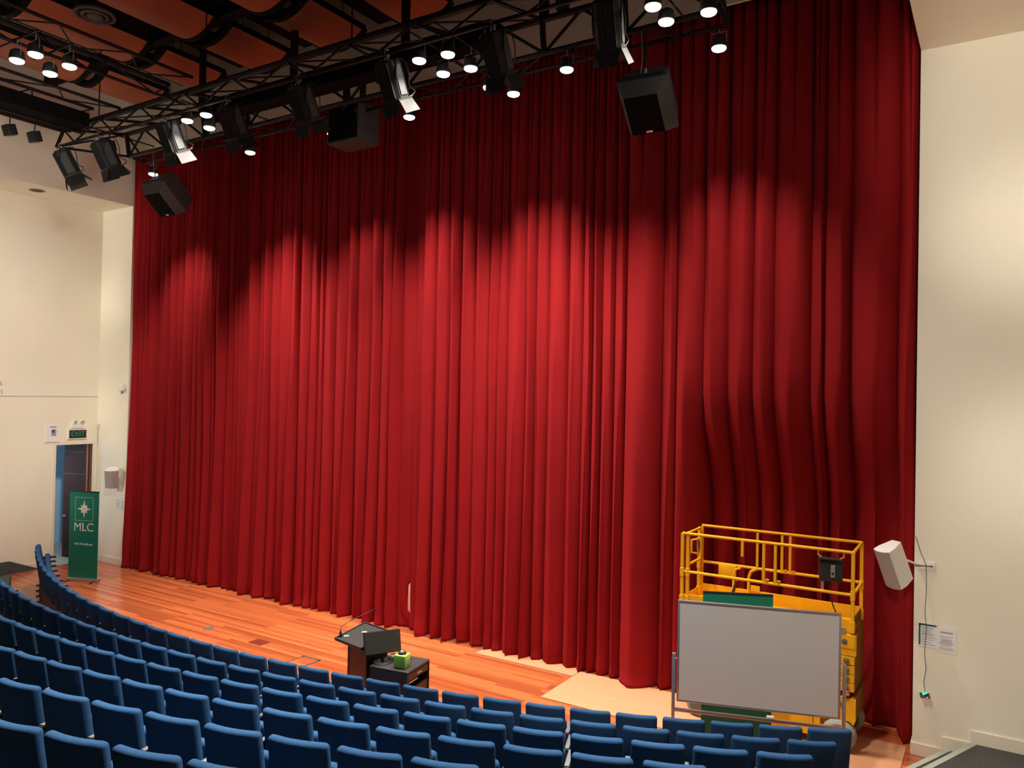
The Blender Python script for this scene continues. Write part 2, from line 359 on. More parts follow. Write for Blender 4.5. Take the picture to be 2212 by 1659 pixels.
# carpeted ramp at the left wall
m = MB(); m._add([(-9.925, -1.34, 0), (-9.84, -2.2, 0), (-9.6, -5, 0), (-9.925, -2.02, .29), (-9.925, -5, .29), (-9.925, -5, 0)], [(0, 1, 3), (1, 2, 4, 3), (0, 3, 4, 5), (2, 5, 4), (0, 5, 2, 1)])
tag(m.build('carpet_ramp', 'carpet', smooth=False), 'grey carpeted ramp rising along the left wall beside the doorway', 'ramp')

# ------------------------------------------------------------------ stage curtain in two halves
rnd = random.Random(11)
def curtain(x0, x1, name, label, lap=False):
    folds = []; x = x0
    while x < x1-.01:
        w = rnd.choice((.15, .19, .23, .27, .31, .36, .42))*rnd.uniform(.85, 1.15)
        if x > 4.5: w *= 1.3
        if x+w > x1-.15: w = x1-x
        folds.append((x, w, rnd.uniform(.13, .25)*min(1.2, .6+w), rnd.uniform(-.5, .5), rnd.uniform(.32, .75), rnd.random()))
        x += w
    k_ = len(folds)-1 if lap else 0                        # shallow folds at the slit between the halves
    folds[k_] = folds[k_][:2]+(.03, 0, .6)+folds[k_][5:]
    NS = 16; zs = [0.012]+[.05, .12, .22, .35, .55, .8, 1.1]+[1.1+i*.42 for i in range(1, 20)]+[9.5, 9.9, 10.35]
    cols = []
    for fi, (fx, w, A_, sk, pw, ph) in enumerate(folds):
        for k in range(NS if fi < len(folds)-1 else NS+1):
            cols.append((fx, w, A_, sk, pw, ph, k/NS))
    vs = []; fs = []; nz = len(zs)
    for (fx, w, A_, sk, pw, ph, u) in cols:
        for z in zs:
            t = z/10.35
            # lobe: rounded front, sharp crease at the back
            s_ = math.sin(PI*u); lobe = s_**pw
            top = abs(math.sin(2*PI*u))**.6*.75+.25*lobe
            g = min(1, max(0, (t-.58)/.5)); g = g*g*(3-2*g)
            amp = A_*(1+.55*(1-t)**3)
            y = .14-amp*(lobe*(1-g)+top*g*.95)+sk*.22*w*(u-.5)*s_
            y += .012*math.sin(9*u+ph*7+z*.9)*(1-g)
            y += .018*math.sin(z*11+ph*20+fx*5)*max(0, 1-z/.5)
            over = .14*w*math.sin(2*PI*u)*(1-t)*(1+sk)
            xx = fx+w*u+over+.05*math.sin(z*.55+ph*6.28)*s_*(1-abs(2*t-1))+sk*.06*(1-t)**2*s_
            b = max(0, min(1, (xx-5.35)/.45))*max(0, min(1, (8.74-xx)/.55)); b = b*b*(3-2*b)
            zb = max(0, min(1, (4.6-z)/2.0)); zb = zb*zb*(3-2*zb)
            y += .62*b*zb
            if lap and fx+w > x1-.01:                       # the two halves overlap except for a slit low down
                g2 = max(0, min(1, (z-.75)/.5)); g2 = g2*g2*(3-2*g2)+max(0, min(1, (.3-z)/.2))
                xx += .22*g2*u; y += .09*g2*u
            xx = max(-WX+.03, min(WX-.03, xx))
            vs.append((xx, y, z+(.02*s_*(1 if z < .2 else 0) if z > .012 else rnd.uniform(0, .012))))
    n = len(cols)
    for i in range(n-1):
        for j in range(nz-1): fs.append((i*nz+j, (i+1)*nz+j, (i+1)*nz+j+1, i*nz+j+1))
    mb = MB(); mb._add(vs, fs); o = mb.build(name, 'curtain', ang=70)
    md = o.modifiers.new('cloth', 'SOLIDIFY'); md.thickness = .006
    return tag(o, label, 'curtain', 'red stage curtains')
curtain(-WX+.05, .21, 'stage_curtain', 'left half of the tall red velvet stage curtain, beside the banner with MLC', True)
curtain(.275, WX-.03, 'stage_curtain', 'right half of the tall red velvet stage curtain, behind the yellow lift')

# ------------------------------------------------------------------ auditorium seats
SEATGRP = 'blue auditorium seats'
def make_seat():
    t = thing('auditorium_seat', '', 'seat', group=SEATGRP)
    MB().pillow(.45, .085, .56, .034, bend=.028, n=8, c=(0, .045, .64), lean=.17).build('backrest', 'seat', t, ang=60)
    MB().pillow(.44, .10, .42, .04, bend=0, n=5, c=(0, .215, .50), lean=.12).build('seat_cushion', 'seat', t, ang=60)
    a = MB().b2((-.281, .02, .585), (-.230, .36, .625), .008).build('armrest', 'black_soft', t)
    MB().b2((-.278, .03, .625), (-.234, .35, .634), .003).build('armrest_cap', 'grey_metal', a)
    p = MB().b2((-.275, .06, .0), (-.243, .20, .60), .006).build('standard', 'grey_metal', t)
    MB().b2((-.280, .0, 0), (-.236, .27, .022), .006).build('foot', 'black_soft', p)
    return t
seat0 = make_seat(); first = True
ROWPH = {0: (8.384, .509, 34), 1: (8.379, .516, 33), 2: (8.345, .515, 33), 3: (7.285+.517*2, .517, 33), 4: (6.724+.518*3, .518, 33), 5: (5.57+.512*5, .512, 33)}
SPECIAL = {(0, 1): 'blue auditorium seat at the right end of the front row, before the lift wheel', (0, 2): 'blue front-row seat, second from the right, below the whiteboard'}
ROWNAME = ['front row', 'second row', 'third row', 'fourth row', 'fifth row', 'sixth row']
for k in range(6):
    s0, p, n = ROWPH[k]; R = ROWR[k]; z0 = ROWZ[k]-.92 if k else 0
    vis = []
    for i in range(n):
        a = (s0-p*i)/R; x = R*math.sin(a); y = CYR-R*math.cos(a)
        ok = False
        for dx in (-.26, 0, .26):
            for dz in (.92, .8, .65):
                q = project((x+dx*math.cos(a), y+dx*math.sin(a), z0+dz))
                if q and -4 < q[0] < 2216 and q[1] < 1656: ok = True
        if ok: vis.append((a, x, y))
    for j, (a, x, y) in enumerate(vis):
        if first: c = seat0; first = False
        else: c = copy_tree(seat0)
        c.location = (x, y, z0); c.rotation_euler = (0, 0, a)
        if k < 3:
            lab = 'blue upholstered auditorium seat, %s from the right end of the %s' % (ordw(j+1), ROWNAME[k])
            if j == 0: lab = 'blue upholstered auditorium seat at the right end of the %s' % ROWNAME[k]
        else:
            jj = len(vis)-j
            lab = 'blue upholstered auditorium seat, %s from the photo\'s left edge in the %s' % (ordw(jj), ROWNAME[k])
            if jj == 1: lab = 'blue upholstered auditorium seat at the photo\'s left edge in the %s' % ROWNAME[k]
        if (k, j+1) in SPECIAL: lab = SPECIAL[(k, j+1)]
        c['label'] = lab

# ------------------------------------------------------------------ ceiling panels
def panel(xc, y0, y1, label):
    t = thing('ceiling_panel', label, 'ceiling panel', (xc, (y0+y1)/2, 10.98), group='curved wooden ceiling panels')
    w, sag, n, th = 1.22, .24, 14, .03; L = y1-y0; prof = []
    for i in range(n+1):
        u = 2*i/n-1; prof.append((u*w/2, sag*(u*u)-.12))
    poly = [(x, -L/2, z) for x, z in prof]+[(x, -L/2, z+th) for x, z in reversed(prof)]
    mb = MB()
    for i in range(n):
        (xa, za), (xb, zb) = prof[i], prof[i+1]
        mb.prism([(xa, -L/2, za), (xb, -L/2, zb), (xb, -L/2, zb+th), (xa, -L/2, za+th)], (0, L, 0))
    mb.build('sheet', 'panelwood', t, ang=30)
    for yy in (-L/2+.03, L/2-.03):
        MB().tube([(x*1.03, yy, z+.045) for x, z in prof], .055, square=True).build('end_rib', 'rib', t, smooth=False)
    for xx in (-w/2, w/2):
        MB().b2((xx-.03, -L/2, sag-.12), (xx+.03, L/2, sag-.02)).build('edge_rail', 'rib', t, smooth=False)
    for xx in (-.4, .4):
        for yy in (-L/4, L/4): MB().tube([(xx, yy, .05), (xx, yy, CZ-10.98)], .008, 6).build('hanger_rod', 'rib', t)
SEG = [(-2.02, -.55, 'nearest the curtain'), (-4.5, -2.25, 'in the second rank from the curtain'), (-6.95, -4.73, 'in the third rank from the curtain')]
COLX = [-7.15, -5.15, -3.15, -1.15, .85, 2.85, 4.85]
for j, xc in enumerate(COLX):
    for si, (y0, y1, nm) in enumerate(SEG):
        q = [project((xc+dx, yy, 11)) for dx in (-.7, .7) for yy in (y0, y1)]
        if not any(p and -30 < p[0] < 2240 and p[1] > -15 for p in q): continue
        panel(xc, y0, y1, 'curved brown wooden ceiling panel %s, %s from the left' % (nm, ordw(j+1)))
    # black strip added over each gap between panel columns so it reads dark
    if j < len(COLX)-1:
        o = MB().b2((xc+.66, -12, 11.35), (xc+1.34, -.2, 11.5)).build('gap_filler', 'rib', smooth=False)
        tag(o, 'added black filler in the ceiling gap, %s from the left between wooden panels' % ordw(j+1), 'gap filler', 'black ceiling gap fillers')
for y0, y1, nm in ((-2.26, -2.01, 'nearest the curtain'), (-4.74, -4.49, 'second from the curtain')):  # black strips added to close the bright gaps between panel ranks
    tag(MB().b2((-8.5, y0, 11.12), (8.5, y1, 11.3)).build('cross_gap_filler', 'rib', smooth=False), 'added black filler strip between ranks of wooden ceiling panels, '+nm, 'gap filler', 'black ceiling cross gap fillers')
o = thing('air_diffuser', 'round grey air diffuser between wooden ceiling panels at top left', 'air vent', (-4.16, -3.58, 10.98))
MB().lathe([(.335, .04), (.345, 0), (.31, -.02), (.29, .0), (.29, .05)], n=36).build('outer_ring', 'hub', o)
MB().lathe([(.22, .03), (.23, -.01), (.19, -.03), (.17, .0), (.17, .04)], n=30).build('middle_ring', 'hub', o)
MB().lathe([(.12, .02), (.13, -.02), (.06, -.045), (.0, -.045)], n=24).build('centre_cone', 'hub', o)
MB().tube([(0, 0, .0), (0, 0, .36)], .26, 24).build('duct', 'rib', o)
o = thing('recessed_downlight', 'round dark recessed downlight in the left soffit', 'light', (-9.21, -1.99, SZ))
MB().lathe([(.16, 0), (.16, -.012), (.12, -.012), (.115, .0)], n=28).build('rim', 'grey_metal', o)
MB().lathe([(.118, -.004), (.118, -.008), (.0, -.008)], n=28).build('reflector', 'black', o)

# ------------------------------------------------------------------ lighting truss
HX = 6.45
tr = thing('lighting_truss', 'long black lighting truss hung in front of the curtain top', 'truss')
def chord(p, q, r=.03, nm='chord', par=None): return MB().tube([p, q], r, 8).build(nm, 'truss', par or tr)
Y2, Z2, Y1, Z1, Y4, Z4, Y5, Z5, Y3, Z3 = -3.0, 9.15, -2.87, 9.54, -1.48, 9.37, -1.09, 9.335, -1.55, 9.83
XR = 7.2
chord((-HX, Y2, Z2), (XR, Y2, Z2), .027); chord((-HX, Y1, Z1), (XR, Y1, Z1), .055)
chord((-HX, Y4, Z4), (HX, Y4, Z4), .042); chord((-HX, Y5, Z5), (HX, Y5, Z5), .03); chord((-HX, Y3, Z3), (HX, Y3, Z3), .048)
for sx in (-HX, HX):
    chord((sx, Y2, Z2), (sx, Y1, Z1), .035, 'end_post'); chord((sx, Y4, Z4), (sx, Y3, Z3), .035, 'end_post'); chord((sx, Y4, Z4), (sx, Y5, Z5), .025, 'end_post')
    chord((sx, Y1, Z1), (sx, Y3, Z3), .03, 'end_post'); chord((sx, Y2, Z2), (sx, Y4, Z4), .025, 'end_post'); chord((sx, Y5, Z5), (sx, Y3, Z3), .025, 'end_post')
    chord((sx, Y2, Z2), (sx, Y3, Z3), .018, 'brace')
nb = 10; dx = 2*HX/nb
for i in range(nb):
    xa = -HX+i*dx; xm = xa+dx/2; xb = xa+dx
    chord((xa, Y1, Z1), (xm, Y2, Z2), .018, 'brace'); chord((xm, Y2, Z2), (xb, Y1, Z1), .018, 'brace')
    chord((xa, Y4, Z4), (xm, Y3, Z3), .024, 'brace'); chord((xm, Y3, Z3), (xb, Y4, Z4), .024, 'brace')
    chord((xm, Y5, Z5), (xb, Y4, Z4), .012, 'brace'); chord((xa, Y4, Z4), (xm, Y5, Z5), .012, 'brace')
    chord((xa, Y1, Z1), (xb, Y3, Z3), .015, 'brace'); chord((xb, Y1, Z1), (xb, Y3, Z3), .028, 'cross_bar')
    chord((xa, Y3, Z3), (xa, Y4, Z4), .045, 'upright')
for x in (-3.9, -1.3, 1.3, 3.9): MB().b2((x-.07, Y3-.03, Z3), (x+.07, Y3+.03, CZ)).build('hanger_plate', 'truss', tr, smooth=False)
for x in (-5.2, -2.0, 1.4, 4.6): MB().tube([(x, Y1, Z1), (x, Y1, CZ)], .012, 6).build('suspension_cable', 'truss', tr)
# dark cable trough inside the truss
tag(MB().b2((-3.3, -1.98, 9.52), (3.3, -1.62, 9.82), .01).build('cable_trough', 'trough', smooth=False), 'long black cable trough lying inside the lighting truss', 'cable tray')
# side trusses
def side_truss(label, chords, y1, braces):
    t = thing('side_truss', label, 'truss', group='side lighting trusses')
    for (x, z, r) in chords: chord((x, -13, z), (x, y1, z), r, 'chord', t)
    n = 9; d = (y1+13)/n
    for a, b in braces:
        for i in range(n):
            ya = -13+i*d; ym = ya+d/2
            (xa, za, _), (xb, zb, _) = chords[a], chords[b]
            chord((xa, ya, za), (xb, ym, zb), .013, 'brace', t); chord((xb, ym, zb), (xa, ya+d, za), .013, 'brace', t)
    return t
side_truss('black lighting truss running from the four lit lamps to the main truss', [(-2.30, 9.75, .03), (-2.95, 9.75, .042), (-2.5, 9.32, .026)], -2.9, [(0, 1), (1, 2)])
side_truss('black lighting truss nearest the left wall with a black trunking', [(-4.45, 9.60, .03), (-5.35, 9.75, .03), (-6.45, 9.50, .03), (-5.75, 9.35, .026)], -2.9, [(0, 1), (1, 2)])
tag(MB().b2((-5.98, -7.5, 9.36), (-5.28, -3.0, 9.62), .01).build('trunking', 'trough', smooth=False), 'wide black trunking along the truss near the left wall', 'cable tray')

# ------------------------------------------------------------------ lit house lamps
LG = 'small lit white lamps on the trusses'
def make_lamp(hang, watts, size, blend):
    t = thing('house_lamp', '', 'lamp', group=LG)
    MB().lathe([(.10, .0), (.105, .03), (.09, .12), (.05, .15), (.03, .15)], n=20).build('lamp_body', 'black', t)
    MB().lathe([(.096, -.012), (.085, -.03), (.045, -.048), (.001, -.052)], n=20).build('lens', 'lens', t)
    MB().tube([(-.10, 0, .06), (-.10, 0, .20), (.10, 0, .20), (.10, 0, .06)], .007, 6).build('yoke', 'steel', t)
    MB().tube([(0, 0, .2), (0, 0, hang)], .009, 6).build('stem', 'steel', t)
    spot('lamp_light', (0, 0, -.06), (0, 0, -1), watts, size, blend, .08, WARM, t)
    return t
lamp_cl = make_lamp(.30, P_HOUSE, 114, .9); lamp_cu = make_lamp(.28, P_CURT, 84, .9)
clusters = [('left of centre on the main truss', [(-2.47, -2.86), (-1.93, -2.88), (-1.97, -2.40), (-2.45, -2.43)]), ('in the middle of the truss', [(2.61, -2.78), (3.08, -2.74), (3.09, -2.21), (2.63, -2.25)]),
            ('at the right end of the truss', [(6.0, -2.58), (6.53, -2.62), (6.53, -2.13), (6.0, -2.15)]), ('on the side truss at top left', [(-2.44, -5.64), (-1.99, -5.61), (-2.50, -5.15), (-1.97, -5.15)])]
CORN = [['near left', 'near right', 'far right', 'far left']]*3+[['near left', 'near right', 'far left', 'far right']]
usedc = False
for ci, (nm, pts) in enumerate(clusters):
    for pi_, (x, y) in enumerate(pts):
        if ci == 2 and pi_ == 1: continue
        c = copy_tree(lamp_cl) if usedc else lamp_cl; usedc = True
        c.location = (x, y, 9.05); c['label'] = 'lit white lamp, %s in the cluster %s' % (CORN[ci][pi_], nm)
    for x in sorted(set(round(p[0], 1) for p in pts)):
        xs = [p for p in pts if abs(p[0]-x) < .16]
        if ci < 3: chord((xs[0][0], Y2, 9.36), (xs[0][0], Y4, 9.36), .014, 'lamp_bar')
    if ci == 3:
        for y in (-5.63, -5.15): chord((-2.98, y, 9.36), (-1.9, y, 9.36), .014, 'lamp_bar')
low = [(-6.17, -1.09, 'above the left hung loudspeaker'), (-2.92, -1.48, 'left of the pair left of centre'), (-3.0, -1.09, 'right of the pair left of centre'), (-.76, -1.09, 'at the big black box'),
       (.945, -1.48, 'upper of the pair right of the big box'), (1.03, -1.09, 'lower of the pair right of the big box'), (2.92, -1.48, 'left of the pair below the middle cluster'), (3.11, -1.09, 'right of the pair below the middle cluster'),
       (4.25, -1.48, 'alone left of the right hung loudspeaker'), (6.33, -1.09, 'alone at the right end')]
usedu = False
for x, y, nm in low:
    c = copy_tree(lamp_cu) if usedu else lamp_cu; usedu = True
    c.location = (x, y, 9.06); c['label'] = 'lit lamp on the rear pipe, '+nm
    if x > 6:                                                   # the lamp at the right end burns dimmer
        for ch in c.children:
            if ch.type == 'LIGHT': ch.data = ch.data.copy(); ch.data.energy *= .5

# ------------------------------------------------------------------ barn-door stage lights on the front pipe
def make_fixture():
    t = thing('stage_light', '', 'stage light', group='black barn door stage lights')
    MB().tube([(0, .045, -.03), (0, .05, .03), (0, 0, .055), (0, -.045, .03), (0, -.045, -.02)], .011, 6).b2((-.03, -.02, -.09), (.03, .02, -.025)).build('hook_clamp', 'steel', t)
    MB().tube([(-.17, .0, -.40), (-.17, 0, -.12), (-.14, 0, -.09), (.14, 0, -.09), (.17, 0, -.12), (.17, 0, -.40)], .013, 6).build('yoke', 'housing', t)
    tl = math.radians(27); R = Matrix.Translation((0, 0, -.13)) @ Matrix.Rotation(tl, 4, 'X')
    mb = MB(); mb.M = R; mb.prism([(-.15, -.09, 0), (-.10, -.15, 0), (.10, -.15, 0), (.15, -.09, 0), (.15, .09, 0), (.10, .15, 0), (-.10, .15, 0), (-.15, .09, 0)], (0, 0, -.50))
    h = mb.build('housing', 'housing', t, smooth=False)
    for x in (-.10, -.05, 0, .05, .10):
        mb = MB(); mb.M = R; mb.b2((x-.008, -.168, -.48), (x+.008, -.148, -.02)).b2((x-.008, .148, -.48), (x+.008, .168, -.02)).build('cooling_fin', 'housing', h, smooth=False)
    for s_ in (-1, 1):
        mb = MB(); mb.M = R; mb.b2((s_*.15, -.07, -.46), (s_*.162, .07, -.05), .003).build('side_plate', 'spk_black', h, smooth=False)
    mb = MB(); mb.M = R; mb.b2((-.12, -.12, 0), (.12, .12, .025), .006).build('rear_cap', 'black', t)
    mb = MB(); mb.M = R; mb.lathe([(.016, .02), (.016, .06)], (-.07, -.05, 0)).build('plug', 'sky_blue', t)
    mb = MB(); mb.M = R; mb.lathe([(.014, .02), (.014, .05)], (.02, -.06, 0)).lathe([(.014, .02), (.014, .05)], (.07, -.05, 0)).build('plug', 'alu', t)
    mb = MB(); mb.M = R; mb.prism([(-.16, -.16, -.50), (.16, -.16, -.50), (.16, .16, -.50), (-.16, .16, -.50)], (0, 0, -.025)).build('front_frame', 'black', t, smooth=False)
    for q, opn in ((0, 22), (1, 38), (2, 16), (3, 20)):
        mb = MB(); mb.M = R @ Matrix.Translation((0, 0, -.525)) @ Matrix.Rotation(q*PI/2, 4, 'Z') @ Matrix.Translation((.16, 0, 0)) @ Matrix.Rotation(-math.radians(opn), 4, 'Y')
        mb.prism([(-.003, -.15, 0), (-.003, .15, 0), (-.003, .10 if q % 2 else .17, -.19), (-.003, -.10 if q % 2 else -.17, -.19)], (.005, 0, 0)).build('barn_door', 'housing', t, smooth=False)
    mb = MB(); mb.M = R; mb.tube(smooth([(.06, .15, .03), (.12, .24, -.02), (.155, .22, -.2), (.15, .17, -.36), (.17, .24, -.45), (.15, .17, -.5)], 4), .008, 6).build('cable', 'black', t)
    mb = MB(); mb.M = R; mb.tube([(.1+.05*math.cos(a), .2+.05*math.sin(a), -.5) for a in [i*PI/6 for i in range(12)]], .005, 5, closed=True).build('safety_ring', 'steel', t)
    return t
fx0 = make_fixture()
FX = [(-6.27, -35, 'leftmost of the row, over the left loudspeaker'), (-4.91, -8, 'second from the left on the front pipe'), (-2.86, 0, 'third from the left on the front pipe'), (-1.21, 0, 'fourth from the left on the front pipe'),
      (.44, 0, 'fifth from the left, left of the big black box'), (2.21, 0, 'sixth from the left, right of the big black box'), (3.99, 0, 'seventh from the left, right of the middle lamp cluster'), (5.6, 12, 'eighth from the left, beside the right hung loudspeaker')]
for i, (x, rz, nm) in enumerate(FX):
    c = fx0 if i == 0 else copy_tree(fx0)
    c.location = (x, Y2, Z2); c.rotation_euler = (0, 0, math.radians(rz))
    c['label'] = 'black barn door stage light, '+nm
# unlit small flood lamps on the left truss
def make_flood():
    t = thing('flood_lamp', '', 'lamp', group='small unlit black flood lamps')
    MB().tube([(0, 0, 0), (0, 0, -.17)], .012, 6).build('stem', 'black', t)
    MB().box((0, 0, -.27), (.2, .18, .2), rx=.3, bev=.012).build('lamp_body', 'black', t)
    MB().tube([(-.11, 0, -.26), (-.11, 0, -.17), (.11, 0, -.17), (.11, 0, -.26)], .007, 6).build('bracket', 'black', t)
    return t
f0 = make_flood()
for i, (x, y, nm) in enumerate([(-6.45, -3.87, 'left one of two under the truss at the left wall'), (-6.45, -3.42, 'right one of two under the truss at the left wall'), (-5.55, -2.45, 'between the two leftmost stage lights')]):
    c = f0 if i == 0 else copy_tree(f0); c.location = (x, y, 9.5 if i < 2 else 9.45); c['label'] = 'small unlit black flood lamp, '+nm
chord((-5.55, Y1, 9.45), (-5.55, Y4, 9.45), .014, 'lamp_bar')
# small black units clamped on the rear chord
def small_unit(x, y, z, label):
    t = thing('clamped_unit', label, 'equipment', (x, y, z), group='small black units clamped on the truss')
    MB().box((0, 0, .09), (.16, .14, .16), rx=.2, bev=.015).build('unit_body', 'black', t)
    MB().lathe([(.05, 0), (.055, .09)], (.0, -.05, .1), (.4, -1, -.3)).build('unit_lens', 'black_soft', t)
    MB().tube([(0, 0, 0), (0, 0, -.04)], .02, 8).build('clamp', 'steel', t)
small_unit(-2.05, Y3, Z3+.05, 'small black unit clamped on the truss above the third stage light')
small_unit(4.2, Y3, Z3+.05, 'small black unit clamped on the truss left of the tallest stage light')
small_unit(4.75, Y4, Z4+.04, 'small black unit on the rear chord beside the tallest stage light')

# ------------------------------------------------------------------ hung loudspeakers
def hung_speaker(loc, yaw, label, top):
    t = thing('hung_loudspeaker', label, 'loudspeaker', loc, yaw, group='black loudspeakers hung from the truss')
    w, h, d, dep = .71, .77, .17, .42; tilt = math.radians(48); R = Matrix.Rotation(tilt, 4, 'X')
    a, b, c_, e = -w*.36, w*.31, h*.30, -h*.43
    f = [(-w/2, 0, h/2), (w/2, 0, h/2), (w/2, 0, -h/2), (-w/2, 0, -h/2)]; g = [(a, -d, c_), (b, -d, c_), (b, -d, e), (a, -d, e)]; k = [(-w*.38, dep, h*.42), (w*.38, dep, h*.42), (w*.38, dep, -h*.42), (-w*.38, dep, -h*.42)]
    mb = MB(); mb.M = R; mb._add(f+g+k, [(0, 1, 5, 4), (1, 2, 6, 5), (2, 3, 7, 6), (3, 0, 4, 7), (0, 8, 9, 1), (1, 9, 10, 2), (2, 10, 11, 3), (3, 11, 8, 0), (8, 11, 10, 9), (4, 5, 6, 7)])
    mb.build('cabinet', 'spk_black', t, smooth=False)
    mb = MB(); mb.M = R; mb.b2((a+.004, -d-.008, e+.004), (b-.004, -d, c_-.004)); gr = mb.build('grille', 'spk_grille', t, smooth=False)
    mb = MB(); mb.M = R; mb.b2((-.045, -d-.014, e+.02), (.045, -d-.008, e+.045)).build('badge', 'alu', gr, smooth=False)
    mb = MB(); mb.M = R; mb.tube([(-w/2+.04, .05, h/2+.03), (w/2-.04, .05, h/2+.03)], .018, 8).tube([(-w/2+.06, .02, h/2+.012), (w/2-.06, .02, h/2+.012)], .012, 8).build('rigging_bar', 'black', t)
    p = R @ Vector((.05, .05, h/2+.04))
    MB().tube([(p.x, p.y, p.z), (p.x, p.y+.02, p.z+.07)], .022, 8).build('coupler', 'alu', t)
    MB().tube([(p.x, p.y+.02, p.z+.07), (p.x+.01, p.y+.02, top-loc[2])], .013, 6).build('drop_pole', 'black', t)
    MB().tube([(p.x-.07, p.y+.02, p.z+.0), (p.x-.05, p.y+.03, (top-loc[2])*.6), (p.x-.06, p.y, top-loc[2])], .006, 6).build('cable', 'steel', t)
hung_speaker((5.38, -1.2, 8.43), math.radians(4), 'black loudspeaker hung below the truss at the right', Z5)
hung_speaker((-5.60, -1.2, 8.43), math.radians(4), 'black loudspeaker hung at the left end of the curtain top', Z5)
t = thing('hung_subwoofer', 'large black box loudspeaker hung from the truss left of centre', 'loudspeaker', (-.30, -1.02, 8.80), math.radians(-2))
MB().b2((-.40, -.26, 0), (.36, .26, .66), .008).build('cabinet', 'spk_black', t, smooth=False)
MB().b2((-.37, -.268, .03), (.33, -.26, .63)).build('grille', 'spk_grille', t, smooth=False)
MB().b2((.31, -.275, .44), (.325, -.268, .52)).build('badge', 'alu', t, smooth=False)
for x in (-.2, .22): MB().b2((x-.05, -.05, .66), (x+.05, .01, .66+.42)).build('hanging_strap', 'black', t, smooth=False)

# ------------------------------------------------------------------ wall loudspeakers, notices, sensor
def wall_speaker(loc, yaw, tilt, w, h, d, label, arm_to):
    t = thing('wall_loudspeaker', label, 'loudspeaker', loc, yaw, group='white wall loudspeakers')
    R = Matrix.Rotation(tilt, 4, 'X')
    mb = MB(); mb.M = R
    n = 8; front = [(-w/2+w*i/n, -.03*(1-(2*i/n-1)**2)) for i in range(n+1)]
    poly = [(x, y, -h/2) for x, y in front]+[(w*.5, d*.35, -h/2), (w*.28, d, -h/2), (-w*.28, d, -h/2), (-w*.5, d*.35, -h/2)]
    mb.prism(poly, (0, 0, h)).build('cabinet', 'white', t, ang=30)
    mb = MB(); mb.M = R; gp = [(x*.98, y-.004, -h/2+.008) for x, y in front]+[(x*.98, y+.004, -h/2+.008) for x, y in reversed(front)]
    mb.prism(gp, (0, 0, h-.016)).build('grille', 'grille', t, ang=30)
    inv = Matrix.Rotation(-yaw, 3, 'Z'); q = inv @ (Vector(arm_to)-Vector(loc)); p = R @ Vector((0, d-.01, .02))
    MB().lathe([(.035, 0), (.045, .03), (.02, .05)], p, q-p).tube([p, q], .014, 8).build('bracket_arm', 'white', t)
    u = inv @ Vector((0, -1, 0))
    mb = MB(); mb.lathe([(.05, 0), (.05, .02)], q, u); mb.build('wall_plate', 'white', t)
    return t
wall_speaker((8.40, -.72, 2.37), math.radians(-38), math.radians(24), .24, .50, .26, 'white loudspeaker on a bracket right of the curtain', (8.72, -.195, 2.36))
wall_speaker((-8.82, -.27, 2.13), math.radians(46), math.radians(16), .30, .46, .25, 'white wall loudspeaker between the doorway and the curtain', (-8.95, -.005, 2.14))
o = thing('socket_plate', 'white socket plate on the wall behind the right wall loudspeaker', 'socket', (8.78, -.19, 2.37))
MB().b2((-.02, -.012, -.055), (.10, 0, .055), .004).build('plate', 'white', o); MB().lathe([(.01, 0), (.01, .02)], (.06, -.012, 0), (0, -1, 0)).build('cable_gland', 'black', o)
MB().tube([(.06, -.03, 0), (-.02, -.06, .005), (-.12, -.1, .0)], .005, 6).build('lead', 'black', o)
def notice(loc, w, h, rz, label, style, tilt=0):
    t = thing('notice', label, 'notice', loc, rz, group='paper notices on the walls')
    MB().b2((-w/2, -.004, -h/2), (w/2, 0, h/2)).build('sheet', 'paper', t, smooth=False)
    mb = MB(); rr2 = random.Random(int(w*1000+h*77+loc[0]*10))
    if style == 'green':
        MB().b2((-w/2+.01, -.006, -h/2+.02), (-w/2+.03, -.004, h/2-.012)).b2((-w/2+.01, -.006, h/2-.035), (w/2-.005, -.004, h/2-.012)).build('green_border', 'ink_green', t, smooth=False)
    y = h/2-.055
    if style != 'green': MB().b2((-w*.32, -.006, y-.006), (w*.32, -.004, y+.010)).build('heading', 'ink', t, smooth=False); y -= .05
    while y > -h/2+.03:
        l_ = rr2.uniform(.5, .8)*w*.5
        x0 = -w/2+.045 if style == 'green' else -l_
        mb.b2((x0, -.0055, y-.003), (x0+2*l_*.95, -.004, y+.003)); y -= rr2.choice((.014, .014, .02, .03))
    mb.build('text_lines', 'ink', t, smooth=False)
    return t
notice((8.80, -.191, 1.51), .21, .297, 0, 'paper notice with dark green border beside the curtain, behind a hanging cable', 'green')
notice((9.01, -.191, 1.48), .21, .297, 0, 'white paper notice with a bold heading, right of the green bordered one', 'plain')
notice((-8.94, -.001, 1.49), .17, .27, 0, 'left paper notice under the wall loudspeaker by the doorway', 'plain')
notice((-8.75, -.001, 1.47), .17, .27, 0, 'right paper notice under the wall loudspeaker by the doorway', 'plain')
o = thing('motion_sensor', 'small white sensor high on the wall between doorway and curtain', 'sensor', (-8.80, 0, 4.38))
MB().lathe([(.07, 0), (.07, .02)], (0, 0, 0), (0, -1, 0)).build('mount', 'white', o); MB().pillow(.12, .10, .19, .03, c=(0, -.07, .0)).build('sensor_body', 'white', o); MB().lathe([(.02, 0), (.025, .03), (.015, .05)], (.0, -.06, -.1), (0, -.3, -1)).build('sensor_eye', 'grey_metal', o)
